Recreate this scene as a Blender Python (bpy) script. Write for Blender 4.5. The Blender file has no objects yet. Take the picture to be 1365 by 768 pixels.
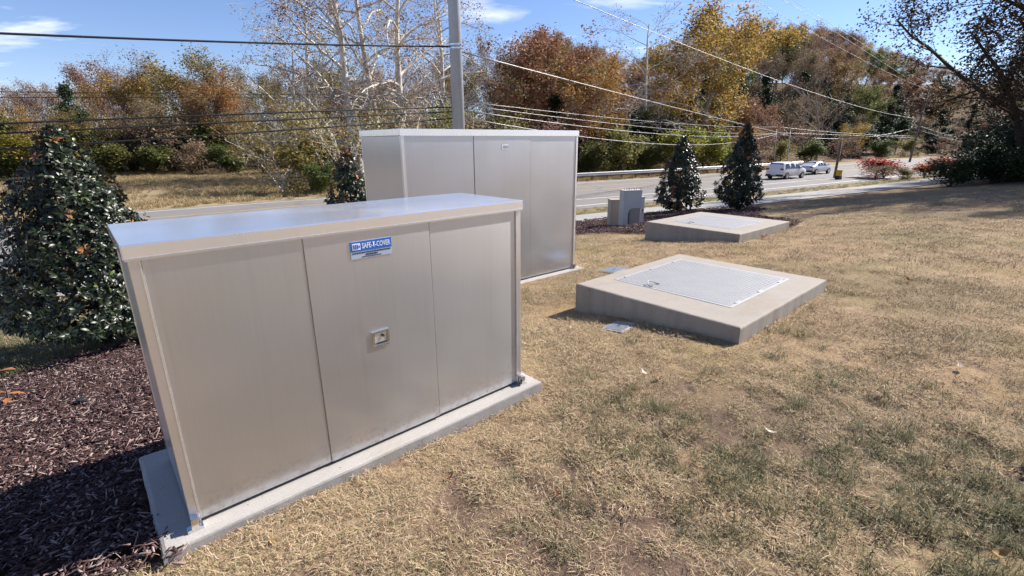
import bpy, bmesh, math, random
import numpy as np
from mathutils import Vector, Matrix, Euler, noise as mnoise

R = math.radians
scene = bpy.context.scene
COL = scene.collection
rng = np.random.default_rng(7)

# ------------------------------------------------------------------ camera
CAMZ = 1.558
cam_d = bpy.data.cameras.new('camera')
cam_d.lens = 16.995
cam_d.sensor_width = 36.0
cam_d.sensor_fit = 'HORIZONTAL'
cam_d.clip_start = 0.05
cam_d.clip_end = 6000
cam = bpy.data.objects.new('camera', cam_d)
COL.objects.link(cam)
_pt, _rl = 0.2943, -0.0079
_fw = Vector((0, math.cos(_pt), -math.sin(_pt)))
_up = Vector((0, math.sin(_pt), math.cos(_pt)))
_rt = Vector((1, 0, 0))
_r2 = math.cos(_rl) * _rt + math.sin(_rl) * _up
_u2 = math.cos(_rl) * _up - math.sin(_rl) * _rt
cam.matrix_world = Matrix(((_r2.x, _u2.x, -_fw.x, 0), (_r2.y, _u2.y, -_fw.y, 0), (_r2.z, _u2.z, -_fw.z, CAMZ), (0, 0, 0, 1)))
scene.camera = cam

# ------------------------------------------------------------------ sky and sun
SUN_EL = R(38)
SUN_AZ = R(63)      # clockwise from +Y: the sun stands to the right and a little ahead
world = bpy.data.worlds.new('World')
scene.world = world
world.use_nodes = True
wt = world.node_tree
wt.nodes.clear()
w_out = wt.nodes.new('ShaderNodeOutputWorld')
w_bg = wt.nodes.new('ShaderNodeBackground')
w_sky = wt.nodes.new('ShaderNodeTexSky')
w_sky.sky_type = 'NISHITA'
w_sky.sun_disc = False
w_sky.sun_elevation = SUN_EL
w_sky.sun_rotation = SUN_AZ
w_sky.air_density = 1.0
w_sky.altitude = 250
w_sky.dust_density = 0.0
w_sky.ozone_density = 6.0
w_bg.inputs['Strength'].default_value = 0.076
# thin fair-weather cloud streaks over the whole sky
w_tc = wt.nodes.new('ShaderNodeTexCoord')
w_sep = wt.nodes.new('ShaderNodeSeparateXYZ')
wt.links.new(w_tc.outputs['Generated'], w_sep.inputs[0])
def wmath(op, a, b=None):
    n = wt.nodes.new('ShaderNodeMath'); n.operation = op
    for i, v in enumerate((a, b)):
        if v is None: continue
        if isinstance(v, (int, float)): n.inputs[i].default_value = v
        else: wt.links.new(v, n.inputs[i])
    return n.outputs[0]
zc = wmath('MAXIMUM', w_sep.outputs['Z'], 0.0)
zc = wmath('ADD', zc, 0.10)
w_cmb = wt.nodes.new('ShaderNodeCombineXYZ')
wt.links.new(wmath('DIVIDE', w_sep.outputs['X'], zc), w_cmb.inputs[0])
wt.links.new(wmath('DIVIDE', w_sep.outputs['Y'], zc), w_cmb.inputs[1])
w_map = wt.nodes.new('ShaderNodeMapping')
w_map.inputs['Location'].default_value = (3.15, 1.7, 0)
w_map.inputs['Rotation'].default_value = (0, 0, R(12))
w_map.inputs['Scale'].default_value = (0.62, 1.25, 1)
wt.links.new(w_cmb.outputs[0], w_map.inputs[0])
w_n1 = wt.nodes.new('ShaderNodeTexNoise')
w_n1.inputs['Scale'].default_value = 1.15
w_n1.inputs['Detail'].default_value = 9
w_n1.inputs['Roughness'].default_value = 0.57
w_n1.inputs['Distortion'].default_value = 0.35
wt.links.new(w_map.outputs[0], w_n1.inputs['Vector'])
w_rmp = wt.nodes.new('ShaderNodeValToRGB')
w_rmp.color_ramp.elements[0].position = 0.56
w_rmp.color_ramp.elements[1].position = 0.72
wt.links.new(w_n1.outputs['Fac'], w_rmp.inputs[0])
w_mix = wt.nodes.new('ShaderNodeMix')
w_mix.data_type = 'RGBA'
wt.links.new(wmath('MULTIPLY', w_rmp.outputs['Color'], 0.85), w_mix.inputs['Factor'])
w_tint = wt.nodes.new('ShaderNodeMix'); w_tint.data_type = 'RGBA'; w_tint.blend_type = 'MULTIPLY'; w_tint.inputs['Factor'].default_value = 1
wt.links.new(w_sky.outputs[0], w_tint.inputs['A']); w_tint.inputs['B'].default_value = (1.08, .95, 1.0, 1)
wt.links.new(w_tint.outputs['Result'], w_mix.inputs['A'])
w_mix.inputs['B'].default_value = (9.0, 9.1, 9.5, 1)
wt.links.new(w_mix.outputs['Result'], w_bg.inputs['Color'])
wt.links.new(w_bg.outputs[0], w_out.inputs['Surface'])

sun_d = bpy.data.lights.new('sun', 'SUN')
sun_d.energy = 4.8
sun_d.angle = R(0.53)
sun_d.color = (1.0, 0.94, 0.87)
sun = bpy.data.objects.new('sun', sun_d)
COL.objects.link(sun)
_sd = Vector((math.sin(SUN_AZ) * math.cos(SUN_EL), math.cos(SUN_AZ) * math.cos(SUN_EL), math.sin(SUN_EL)))
sun.rotation_euler = _sd.to_track_quat('Z', 'Y').to_euler()
sun.location = (30, 20, 40)

scene.view_settings.view_transform = 'Standard'
scene.view_settings.look = 'None'
scene.view_settings.exposure = 1.1
scene.view_settings.gamma = 1.0
scene.view_settings.use_curve_mapping = False
scene.cycles.max_bounces = 4
scene.cycles.diffuse_bounces = 2
scene.cycles.glossy_bounces = 3
scene.cycles.transmission_bounces = 2
scene.cycles.transparent_max_bounces = 6
scene.cycles.sample_clamp_indirect = 4
scene.cycles.use_denoising = True
scene.cycles.use_light_tree = False

# ------------------------------------------------------------------ material helpers
MATS = {}
class NT:
    def __init__(s, name):
        s.m = bpy.data.materials.new(name); s.m.use_nodes = True
        s.t = s.m.node_tree; s.t.nodes.clear()
        s.out = s.n('ShaderNodeOutputMaterial')
        MATS[name] = s.m
    def n(s, typ, **kw):
        nd = s.t.nodes.new(typ)
        for k, v in kw.items(): setattr(nd, k, v)
        return nd
    def l(s, a, b): s.t.links.new(a, b)
    def setv(s, sock, v):
        if v is None: return
        if hasattr(v, 'is_output'): s.l(v, sock)
        elif isinstance(v, (tuple, list)) and len(v) == 3 and sock.type == 'RGBA': sock.default_value = (*v, 1)
        else: sock.default_value = v
    def coord(s, kind='Object', scale=(1, 1, 1), rot=(0, 0, 0)):
        if kind == 'Position': o = s.n('ShaderNodeNewGeometry').outputs['Position']
        else: o = s.n('ShaderNodeTexCoord').outputs[kind]
        mp = s.n('ShaderNodeMapping'); s.l(o, mp.inputs[0])
        mp.inputs['Scale'].default_value = scale; mp.inputs['Rotation'].default_value = rot
        return mp.outputs[0]
    def noise(s, vec, scale, detail=4, rough=.55, dist=0, col=False):
        nd = s.n('ShaderNodeTexNoise'); s.l(vec, nd.inputs['Vector'])
        nd.inputs['Scale'].default_value = scale; nd.inputs['Detail'].default_value = detail
        nd.inputs['Roughness'].default_value = rough; nd.inputs['Distortion'].default_value = dist
        return nd.outputs['Color' if col else 'Fac']
    def voro(s, vec, scale, feature='F1', out='Distance'):
        nd = s.n('ShaderNodeTexVoronoi', feature=feature); s.l(vec, nd.inputs['Vector'])
        nd.inputs['Scale'].default_value = scale
        return nd.outputs[out]
    def ramp(s, fac, stops, interp='LINEAR'):
        nd = s.n('ShaderNodeValToRGB'); cr = nd.color_ramp; cr.interpolation = interp
        while len(cr.elements) < len(stops): cr.elements.new(.5)
        for e, (p, c) in zip(cr.elements, stops):
            e.position = p
            e.color = (c, c, c, 1) if isinstance(c, (int, float)) else (*c, 1)
        s.l(fac, nd.inputs[0]); return nd.outputs[0]
    def mix(s, fac, a, b, mode='MIX'):
        nd = s.n('ShaderNodeMix', data_type='RGBA', blend_type=mode)
        s.setv(nd.inputs['Factor'], fac); s.setv(nd.inputs['A'], a); s.setv(nd.inputs['B'], b)
        return nd.outputs['Result']
    def math(s, op, a, b=None, c=None):
        nd = s.n('ShaderNodeMath', operation=op)
        for i, v in enumerate((a, b, c)): s.setv(nd.inputs[i], v)
        return nd.outputs[0]
    def bump(s, h, strength=.3, dist=.01, nrm=None):
        nd = s.n('ShaderNodeBump'); s.l(h, nd.inputs['Height'])
        nd.inputs['Strength'].default_value = strength; nd.inputs['Distance'].default_value = dist
        if nrm is not None: s.l(nrm, nd.inputs['Normal'])
        return nd.outputs[0]
    def attr(s, name, out='Fac'):
        nd = s.n('ShaderNodeAttribute', attribute_name=name); return nd.outputs[out]
    def principled(s, color=None, rough=.6, metal=0, normal=None, spec=None, aniso=None, arot=None, tangent=None, coat=None, finish=True):
        p = s.n('ShaderNodeBsdfPrincipled')
        s.setv(p.inputs['Base Color'], color); s.setv(p.inputs['Roughness'], rough); s.setv(p.inputs['Metallic'], metal)
        if normal is not None: s.l(normal, p.inputs['Normal'])
        if spec is not None: s.setv(p.inputs['Specular IOR Level'], spec)
        if aniso is not None: s.setv(p.inputs['Anisotropic'], aniso)
        if arot is not None: s.setv(p.inputs['Anisotropic Rotation'], arot)
        if tangent is not None: s.l(tangent, p.inputs['Tangent'])
        if coat is not None: s.setv(p.inputs['Coat Weight'], coat)
        if finish: s.l(p.outputs[0], s.out.inputs['Surface'])
        return p.outputs[0]

def simple(name, color, rough=.6, metal=0, var=.12, scale=8, bump=0.0, spec=None):
    t = NT(name); v = t.coord('Object')
    n = t.noise(v, scale, 5)
    c = t.mix(n, tuple(x * (1 - var) for x in color), tuple(min(1, x * (1 + var)) for x in color))
    nr = t.bump(t.noise(v, scale * 6, 4), bump, .01) if bump else None
    t.principled(c, t.math('ADD', rough - .06, t.math('MULTIPLY', t.noise(v, scale * 2.3, 3), .12)), metal, nr, spec)
    return t.m

# --- mill-finish aluminium sheet
ROT = 0.25
def aluminium(name, base, r0, r1, streak, metal=1.0):
    t = NT(name)
    v = t.coord('Object')
    vs = t.coord('Object', (60, 60, .5))
    fine = t.noise(vs, 6, 4, .6)
    blot = t.noise(v, 1.6, 2, .5)
    c = t.mix(t.math('MULTIPLY', fine, streak), base, tuple(x * .72 for x in base))
    c = t.mix(t.math('MULTIPLY', blot, .35), c, tuple(x * .8 for x in base))
    # faint run-off streaks and hand smudges
    run = t.noise(t.coord('Object', (22, 22, .5)), 1.0, 3, .6); smu = t.noise(t.coord('Object', (1.5, 1.5, 1)), 1.2, 3, .5)
    c = t.mix(t.ramp(run, [(.58, 0), (.74, .14)]), c, tuple(x * .62 for x in base))
    c = t.mix(t.ramp(smu, [(.45, 0), (.75, .14)]), c, tuple(x * .66 for x in base))
    oz = t.n('ShaderNodeSeparateXYZ'); t.l(v, oz.inputs[0])
    low = t.math('MULTIPLY', t.ramp(oz.outputs['Z'], [(.02, 1), (.16, 0)]), t.ramp(t.noise(v, 38, 5, .75), [(.46, 0), (.66, .55)]))
    c = t.mix(low, c, (.30, .22, .15))
    rg = t.ramp(t.math('ADD', t.math('MULTIPLY', fine, .2), t.math('MULTIPLY', blot, .8)), [(.3, r0), (.75, r1)])
    tg = t.n('ShaderNodeTangent', direction_type='RADIAL', axis='Z')
    pa = t.principled(c, t.math('MULTIPLY', rg, 1.12), metal, None, aniso=.65, arot=ROT, tangent=tg.outputs[0], finish=False)
    pb = t.principled(c, t.math('MULTIPLY', rg, .58), metal, None, finish=False)
    mx = t.n('ShaderNodeMixShader'); mx.inputs[0].default_value = .42; t.l(pa, mx.inputs[1]); t.l(pb, mx.inputs[2]); t.l(mx.outputs[0], t.out.inputs['Surface'])
aluminium('aluminium', (.70, .715, .755), .33, .40, .6, 1.0)
aluminium('aluminium_cover', (.86, .86, .88), .18, .28, .2, .8)
aluminium('aluminium_trim', (.74, .745, .79), .25, .34, .2, .93)
aluminium('aluminium_dim_reflection', (.54, .555, .605), .27, .34, .7, 1.0)  # taller box: same metal, dim mirrored surroundings put into a darker base colour
simple('hatch_frame', (.42, .415, .41), .5, .4, .08, 9)
simple('steel_bright', (.72, .72, .72), .18, 1, .1, 30)
simple('steel_dark', (.10, .10, .10), .4, .8)
simple('dark_gap', (.015, .014, .013), .9)

def galvanised(name, base, rough):
    t = NT(name); v = t.coord('Object')
    sp = t.voro(v, 9, 'F1', 'Color')
    g = t.n('ShaderNodeRGBToBW'); t.l(sp, g.inputs[0])
    c = t.mix(g.outputs[0], tuple(x * .85 for x in base), base)
    c = t.mix(t.noise(t.coord('Object', (1, 1, .15)), 4, 4), c, tuple(x * .8 for x in base))
    t.principled(c, rough, .4)
galvanised('galvanised', (.44, .47, .53), .5)
galvanised('guardrail_metal', (.62, .62, .63), .42)

# --- concrete
def concrete(name, base, stain=.5):
    t = NT(name); v = t.coord('Object')
    n1 = t.noise(v, 2.3, 6, .62); n2 = t.noise(v, 14, 5, .6); n3 = t.noise(v, 160, 3, .7)
    c = t.mix(n1, tuple(x * .80 for x in base), tuple(x * 1.14 for x in base))
    c = t.mix(t.math('MULTIPLY', n2, .35), c, tuple(x * .72 for x in base))
    c = t.mix(t.ramp(n3, [(.42, .55), (.6, 0)]), c, tuple(x * .62 for x in base))
    c = t.mix(t.ramp(t.noise(v, 90, 2), [(.66, 0), (.74, .6)]), c, tuple(min(.8, x * 1.35) for x in base))
    # run-off streaks down the sides
    geo = t.n('ShaderNodeNewGeometry'); sp = t.n('ShaderNodeSeparateXYZ'); t.l(geo.outputs['Normal'], sp.inputs[0])
    side = t.ramp(t.math('ABSOLUTE', sp.outputs['Z']), [(.4, 1), (.8, 0)])
    st = t.noise(t.coord('Object', (7, 7, .9)), 1.0, 6, .7)
    c = t.mix(t.math('MULTIPLY', t.math('MULTIPLY', side, t.ramp(st, [(.42, 0), (.66, 1)])), stain), c, tuple(x * .5 for x in base))
    c = t.mix(t.ramp(t.noise(v, .9, 6, .7, .6), [(.52, 0), (.66, .45)]), c, (base[0] * .66, base[1] * .60, base[2] * .50))
    pit = t.ramp(t.voro(v, 26), [(.10, 1), (.16, 0)]); pm = t.ramp(t.noise(v, 7, 2), [(.5, 0), (.6, 1)])
    pit = t.math('MULTIPLY', pit, pm); c = t.mix(t.math('MULTIPLY', pit, .75), c, tuple(x * .3 for x in base))
    h = t.math('SUBTRACT', t.math('ADD', t.math('MULTIPLY', n3, .5), t.math('MULTIPLY', n2, .8)), pit)
    t.principled(c, .88, 0, t.bump(h, .35, .004))
concrete('concrete_pad', (.40, .375, .345))
concrete('concrete_slab', (.355, .315, .268), .5)
concrete('path_concrete', (.35, .335, .32), .2)

# --- asphalt
t = NT('asphalt'); v = t.coord('Position')
n1 = t.noise(v, .35, 5, .6); n2 = t.noise(v, 60, 3, .7); n3 = t.noise(t.coord('Position', (.4, .4, 1)), 1.0, 3)
c = t.mix(n1, (.17, .157, .148), (.225, .21, .197))
c = t.mix(t.ramp(n2, [(.4, .6), (.62, 0)]), c, (.14, .13, .12))
c = t.mix(t.ramp(n3, [(.55, 0), (.62, .4)]), c, (.17, .16, .15))
ck = t.voro(t.coord('Position', (.16, .16, 1)), 1.0, 'DISTANCE_TO_EDGE'); wob = t.noise(v, 1.2, 4)
c = t.mix(t.ramp(t.math('ADD', ck, t.math('MULTIPLY', wob, .03)), [(.018, .7), (.028, 0)]), c, (.07, .065, .06))
t.principled(c, .85, 0, t.bump(n2, .3, .01))
def paint(name, base):
    t = NT(name); v = t.coord('Position')
    w = t.ramp(t.noise(v, 9, 5, .7), [(.34, .55), (.5, 0)])
    t.principled(t.mix(w, base, (.16, .15, .14)), .7)
paint('white_paint', (.62, .61, .58)); paint('yellow_paint', (.52, .36, .10))

# --- ground sheet
t = NT('ground'); v = t.coord('Position')
big = t.noise(v, .28, 4, .55); mid = t.noise(v, 2.1, 6, .62); fine = t.noise(v, 34, 5, .7); grit = t.noise(v, 150, 3, .7)
straw = t.mix(mid, (.26, .178, .10), (.40, .285, .17))
straw = t.mix(t.ramp(fine, [(.35, .75), (.55, 0)]), straw, (.115, .075, .042))
straw = t.mix(t.ramp(grit, [(.55, 0), (.72, .6)]), straw, (.48, .38, .24))
straw = t.mix(t.ramp(t.noise(v, .9, 5, .6), [(.52, 0), (.68, .55)]), straw, (.13, .135, .045))
straw = t.mix(t.ramp(big, [(.46, 0), (.66, .45)]), straw, (.30, .185, .075))
soil = t.mix(mid, (.06, .040, .030), (.17, .112, .08))
soil = t.mix(t.ramp(grit, [(.5, 0), (.7, .5)]), soil, (.26, .19, .14))
lawn = t.mix(t.attr('bare'), straw, soil)
grn = t.mix(mid, (.055, .085, .022), (.14, .16, .045))
grn = t.mix(t.ramp(fine, [(.36, .7), (.56, 0)]), grn, (.04, .045, .02))
lawn = t.mix(t.attr('green'), lawn, grn)
fld = t.mix(t.noise(t.coord('Position', (.25, 1, 1), (0, 0, R(-20))), .55, 5, .6), (.25, .185, .105), (.38, .295, .175))
fld = t.mix(t.ramp(mid, [(.48, 0), (.7, .55)]), fld, (.19, .185, .07))
fld = t.mix(t.ramp(fine, [(.36, .5), (.55, 0)]), fld, (.16, .11, .055))
lit = t.mix(mid, (.075, .048, .028), (.16, .10, .055))
lit = t.mix(t.ramp(t.noise(v, 1.1, 4), [(.55, 0), (.68, .7)]), lit, (.09, .10, .03))
c = t.mix(t.attr('field'), lawn, fld)
c = t.mix(t.attr('wood'), c, lit)
h = t.math('ADD', t.math('MULTIPLY', fine, .7), t.math('MULTIPLY', grit, .3))
t.principled(c, .95, 0, t.bump(h, .8, .02), spec=.15)

# --- mulch
t = NT('mulch_floor'); v = t.coord('Position')
a = t.noise(v, 26, 6, .7); b = t.noise(v, 3, 4)
c = t.mix(a, (.022, .013, .011), (.10, .058, .046)); c = t.mix(t.math('MULTIPLY', b, .5), c, (.05, .03, .025))
t.principled(c, .95, 0, t.bump(a, 1, .02), spec=.1)
def island(name, stops, rough=.7, trans=0.0, objvar=0.0, spec=.3, bump=0):
    """colour of small loose pieces: one colour per piece, slight shift per object"""
    t = NT(name)
    geo = t.n('ShaderNodeNewGeometry')
    c = t.ramp(geo.outputs['Random Per Island'], stops)
    if objvar:
        oi = t.n('ShaderNodeObjectInfo')
        hs = t.n('ShaderNodeHueSaturation')
        t.l(c, hs.inputs['Color'])
        t.l(t.math('ADD', .5 - objvar * .06, t.math('MULTIPLY', oi.outputs['Random'], objvar * .12)), hs.inputs['Hue'])
        rr = t.math('FRACT', t.math('MULTIPLY', oi.outputs['Random'], 17.3))
        t.l(t.math('ADD', 1 - objvar * .35, t.math('MULTIPLY', rr, objvar * .6)), hs.inputs['Value'])
        c = hs.outputs[0]
    p = t.principled(c, rough, 0, spec=spec, finish=False)
    if trans:
        tr = t.n('ShaderNodeBsdfTranslucent'); t.l(c, tr.inputs[0])
        mx = t.n('ShaderNodeMixShader'); mx.inputs[0].default_value = trans
        t.l(p, mx.inputs[1]); t.l(tr.outputs[0], mx.inputs[2]); p = mx.outputs[0]
    t.l(p, t.out.inputs['Surface'])
    return t.m
island('mulch_chip', [(0, (.030, .018, .019)), (.4, (.078, .045, .044)), (.75, (.13, .080, .076)), (.93, (.23, .16, .145)), (1, (.40, .33, .29))], .85, spec=.15)
island('dry_blade', [(0, (.14, .09, .06)), (.2, (.30, .20, .12)), (.5, (.44, .318, .20)), (.74, (.54, .42, .285)), (.86, (.30, .255, .125)), (1, (.19, .195, .08))], .85, 0, spec=.1)
island('green_blade', [(0, (.07, .08, .034)), (.4, (.135, .145, .062)), (.7, (.22, .20, .10)), (1, (.42, .34, .22))], .6, .3, spec=.3)
island('field_blade', [(0, (.20, .14, .07)), (.5, (.40, .30, .16)), (.85, (.52, .41, .24)), (1, (.22, .21, .08))], .8, .2, spec=.15)

# --- leaves
island('leaf_rust', [(0, (.15, .078, .04)), (.4, (.26, .14, .07)), (.75, (.34, .20, .09)), (1, (.35, .25, .11))], .65, .27, .45)
island('leaf_gold', [(0, (.24, .13, .035)), (.4, (.40, .235, .06)), (.75, (.46, .30, .08)), (1, (.34, .28, .07))], .6, .4, .4)
island('leaf_brown', [(0, (.16, .10, .07)), (.5, (.26, .175, .12)), (.85, (.34, .24, .155)), (1, (.29, .24, .12))], .7, .28, .5)
island('leaf_olive', [(0, (.13, .115, .04)), (.5, (.23, .20, .065)), (.85, (.33, .265, .09)), (1, (.40, .30, .10))], .6, .4, .5)
island('leaf_green', [(0, (.055, .075, .022)), (.5, (.11, .135, .038)), (1, (.20, .21, .06))], .6, .4, .5)
island('leaf_yellowgreen', [(0, (.11, .12, .02)), (.5, (.22, .22, .035)), (1, (.36, .32, .05))], .55, .4, .6)
island('leaf_pine', [(0, (.018, .032, .014)), (.6, (.035, .058, .022)), (1, (.06, .08, .03))], .6, .1, .6)
island('leaf_red', [(0, (.20, .02, .010)), (.5, (.42, .035, .015)), (1, (.50, .09, .02))], .6, .35, .4)
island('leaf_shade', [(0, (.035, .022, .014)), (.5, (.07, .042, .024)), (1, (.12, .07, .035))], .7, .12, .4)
island('leaf_litter', [(0, (.30, .14, .06)), (1, (.42, .22, .09))], .7, .2, .5)
island('leaf_pale', [(0, (.55, .47, .38)), (1, (.68, .6, .5))], .7, .2)
def bark(name, a, b, scale=3, rough=.9, objvar=False):
    t = NT(name); v = t.coord('Object', (1, 1, .35))
    n = t.noise(v, scale, 6, .65)
    t.principled(t.mix(t.ramp(n, [(.35, 0), (.65, 1)]), a, b), rough, 0, t.bump(n, .5, .03), spec=.2)
bark('bark_grey', (.19, .155, .13), (.36, .31, .27))
bark('bark_brown', (.075, .052, .038), (.16, .115, .085))
bark('bark_dark', (.035, .026, .02), (.075, .056, .044))
bark('bark_sycamore', (.32, .275, .22), (.70, .66, .59), 1.6)
bark('bark_pale', (.40, .35, .29), (.64, .59, .51), 2)
# magnolia leaf: glossy dark green above, rusty felt below
t = NT('leaf_magnolia')
geo = t.n('ShaderNodeNewGeometry'); oi = t.n('ShaderNodeObjectInfo')
rnd = t.math('FRACT', t.math('ADD', geo.outputs['Random Per Island'], oi.outputs['Random']))
top = t.ramp(rnd, [(0, (.008, .013, .006)), (.6, (.014, .022, .009)), (.94, (.026, .040, .014)), (1, (.09, .13, .03))])
und = t.ramp(rnd, [(0, (.12, .08, .055)), (1, (.26, .19, .14))])
c = t.mix(geo.outputs['Backfacing'], top, und)
t.principled(c, t.math('ADD', .38, t.math('MULTIPLY', geo.outputs['Backfacing'], .4)), 0, spec=.38)
island('leaf_magnolia_old', [(0, (.20, .075, .03)), (.6, (.34, .14, .05)), (1, (.42, .22, .09))], .5, .15, 0)

# --- manufactured colours
simple('sticker_blue', (.015, .13, .50), .35, 0, .05)
simple('sticker_grey', (.36, .42, .50), .35, 0, .05)
simple('sticker_white', (.72, .74, .76), .4, 0, .04)
simple('sticker_ink', (.02, .03, .06), .5)
simple('pedestal_tan', (.40, .34, .26), .6, 0, .1, 5)
simple('pedestal_grey', (.50, .475, .44), .55, 0, .08, 5)
simple('pedestal_brown', (.31, .265, .225), .65, 0, .1, 5)
simple('pipe_grey', (.32, .32, .33), .6)
simple('black_rubber', (.016, .016, .017), .75)
simple('car_white', (.74, .74, .75), .22, 0, .02, spec=.6)
simple('car_silver', (.52, .54, .57), .25, .45, .03, spec=.6)
simple('car_glass', (.012, .014, .017), .06, 0, .02, spec=.8)
simple('car_trim', (.02, .02, .022), .6)
simple('car_lamp', (.42, .02, .015), .2)
simple('plate_white', (.68, .68, .66), .5)
simple('wheel_metal', (.45, .45, .46), .3, .8)
simple('wood_pole', (.13, .105, .085), .9, 0, .25, 3, .4)
simple('cable_black', (.012, .012, .013), .6)
simple('cable_light', (.30, .29, .28), .5, .2)
simple('yellow_plastic', (.55, .33, .02), .5)
simple('valve_lid', (.42, .46, .50), .32, .7, .25, 14, .3)
M = MATS

# ------------------------------------------------------------------ mesh helpers
def link(o, parent=None):
    COL.objects.link(o)
    if parent is not None: o.parent = parent
    return o
def np_mesh(name, V, F):
    """V (n,3) array, F list of tuples or (m,k) array"""
    me = bpy.data.meshes.new(name)
    if isinstance(F, np.ndarray):
        m, k = F.shape
        me.vertices.add(len(V)); me.vertices.foreach_set('co', np.asarray(V, np.float32).ravel())
        me.loops.add(m * k); me.loops.foreach_set('vertex_index', F.astype(np.int32).ravel())
        me.polygons.add(m)
        me.polygons.foreach_set('loop_start', np.arange(0, m * k, k, dtype=np.int32))
        me.update(calc_edges=True)
    else:
        me.from_pydata([tuple(map(float, v)) for v in V], [], F); me.update()
    return me
def obj(name, me, mat, parent=None, smooth=False):
    if mat is not None and not me.materials: me.materials.append(M[mat] if isinstance(mat, str) else mat)
    if smooth: me.polygons.foreach_set('use_smooth', [True] * len(me.polygons))
    return link(bpy.data.objects.new(name, me), parent)
def tag(o, label=None, cat=None, group=None, kind=None):
    if label: o['label'] = label
    if cat: o['category'] = cat
    if group: o['group'] = group
    if kind: o['kind'] = kind
    return o
def empty(name, loc, rz=0, label=None, cat=None, group=None):
    o = bpy.data.objects.new(name, None); link(o)
    o.location = loc; o.rotation_euler = (0, 0, rz); o.empty_display_size = .2
    return tag(o, label, cat, group)
class MB:
    def __init__(s): s.v = []; s.f = []
    def add(s, V, F):
        k = len(s.v); s.v += [tuple(map(float, p)) for p in V]; s.f += [tuple(i + k for i in q) for q in F]; return s
    def box(s, x0, x1, y0, y1, z0, z1, b=0.0):
        if b <= 0:
            V = [(x, y, z) for z in (z0, z1) for y in (y0, y1) for x in (x0, x1)]
            return s.add(V, [(0, 2, 3, 1), (4, 5, 7, 6), (0, 1, 5, 4), (2, 6, 7, 3), (0, 4, 6, 2), (1, 3, 7, 5)])
        bm = bmesh.new()
        vs = [bm.verts.new(p) for p in [(x, y, z) for z in (z0, z1) for y in (y0, y1) for x in (x0, x1)]]
        for q in [(0, 2, 3, 1), (4, 5, 7, 6), (0, 1, 5, 4), (2, 6, 7, 3), (0, 4, 6, 2), (1, 3, 7, 5)]: bm.faces.new([vs[i] for i in q])
        bmesh.ops.bevel(bm, geom=bm.edges[:], offset=b, segments=2, profile=.6, affect='EDGES')
        bm.verts.index_update()
        s.add([v.co for v in bm.verts], [tuple(v.index for v in f.verts) for f in bm.faces]); bm.free(); return s
    def tube(s, P, r, n=8, cap=True):
        P = [Vector(p) for p in P]; k = len(P)
        rr = r if isinstance(r, (list, tuple)) else [r] * k
        V = []; F = []
        t0 = (P[1] - P[0]).normalized(); a = t0.orthogonal().normalized()
        for i in range(k):
            tg = (P[min(i + 1, k - 1)] - P[max(i - 1, 0)]).normalized()
            a = (a - tg * a.dot(tg)).normalized(); b = tg.cross(a)
            for j in range(n):
                th = 2 * math.pi * j / n
                V.append(P[i] + (a * math.cos(th) + b * math.sin(th)) * rr[i])
        for i in range(k - 1):
            for j in range(n):
                F.append((i * n + j, i * n + (j + 1) % n, (i + 1) * n + (j + 1) % n, (i + 1) * n + j))
        if cap: F.append(tuple(range(n - 1, -1, -1))); F.append(tuple((k - 1) * n + j for j in range(n)))
        return s.add(V, F)
    def prism(s, poly, axis, a, b):
        """poly in the two other axes, extruded along axis from a to b"""
        def P(u, v, w): return {'x': (w, u, v), 'y': (u, w, v), 'z': (u, v, w)}[axis]
        n = len(poly)
        V = [P(u, v, a) for u, v in poly] + [P(u, v, b) for u, v in poly]
        F = [tuple(range(n)), tuple(range(2 * n - 1, n - 1, -1))] + [(i, i + n, (i + 1) % n + n, (i + 1) % n) for i in range(n)]
        return s.add(V, F)
    def build(s, name, mat, parent=None, smooth=False):
        me = bpy.data.meshes.new(name); me.from_pydata(s.v, [], s.f)
        bm = bmesh.new(); bm.from_mesh(me); bmesh.ops.recalc_face_normals(bm, faces=bm.faces[:]); bm.to_mesh(me); bm.free()
        me.update(); return obj(name, me, mat, parent, smooth)
def copy_tree(o, parent=None):
    c = o.copy(); COL.objects.link(c); c.parent = parent
    for ch in list(o.children):
        copy_tree(ch, c)
    return c

# ------------------------------------------------------------------ terrain
FE = np.array([(-150, -75), (-75, -12), (-50, 8.), (-23, 28.8), (-13.5, 36.0), (6.9, 48.1), (18.2, 54.8), (33, 64.3), (45, 73.1), (59, 83.6), (75, 95.5), (94, 106), (120, 114), (160, 120), (230, 124)], float)
def spline(P, n=12):
    out = []
    for i in range(len(P) - 1):
        p0 = P[max(i - 1, 0)]; p1 = P[i]; p2 = P[i + 1]; p3 = P[min(i + 2, len(P) - 1)]
        for k in range(n):
            u = k / n
            out.append(.5 * ((2 * p1) + (-p0 + p2) * u + (2 * p0 - 5 * p1 + 4 * p2 - p3) * u * u + (-p0 + 3 * p1 - 3 * p2 + p3) * u ** 3))
    out.append(P[-1]); return np.array(out)
FES = spline(FE)
FET = np.gradient(FES, axis=0); FET /= np.linalg.norm(FET, axis=1)[:, None]
FEN = np.stack([FET[:, 1], -FET[:, 0]], 1)          # from the road's far edge towards the lawn
def qdist(x, y):
    x = np.atleast_1d(np.asarray(x, float)); y = np.atleast_1d(np.asarray(y, float))
    out = np.empty(len(x))
    for s in range(0, len(x), 4000):
        dx = x[s:s + 4000, None] - FES[None, :, 0]; dy = y[s:s + 4000, None] - FES[None, :, 1]
        i = np.argmin(dx * dx + dy * dy, 1); k = np.arange(len(i))
        out[s:s + 4000] = dx[k, i] * FEN[i, 0] + dy[k, i] * FEN[i, 1]
    return out
QP = np.array([-300, -1, 15.2, 16.2, 22, 26, 28.5, 32, 33.1, 34, 35, 36, 40, 60, 400.])
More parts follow.
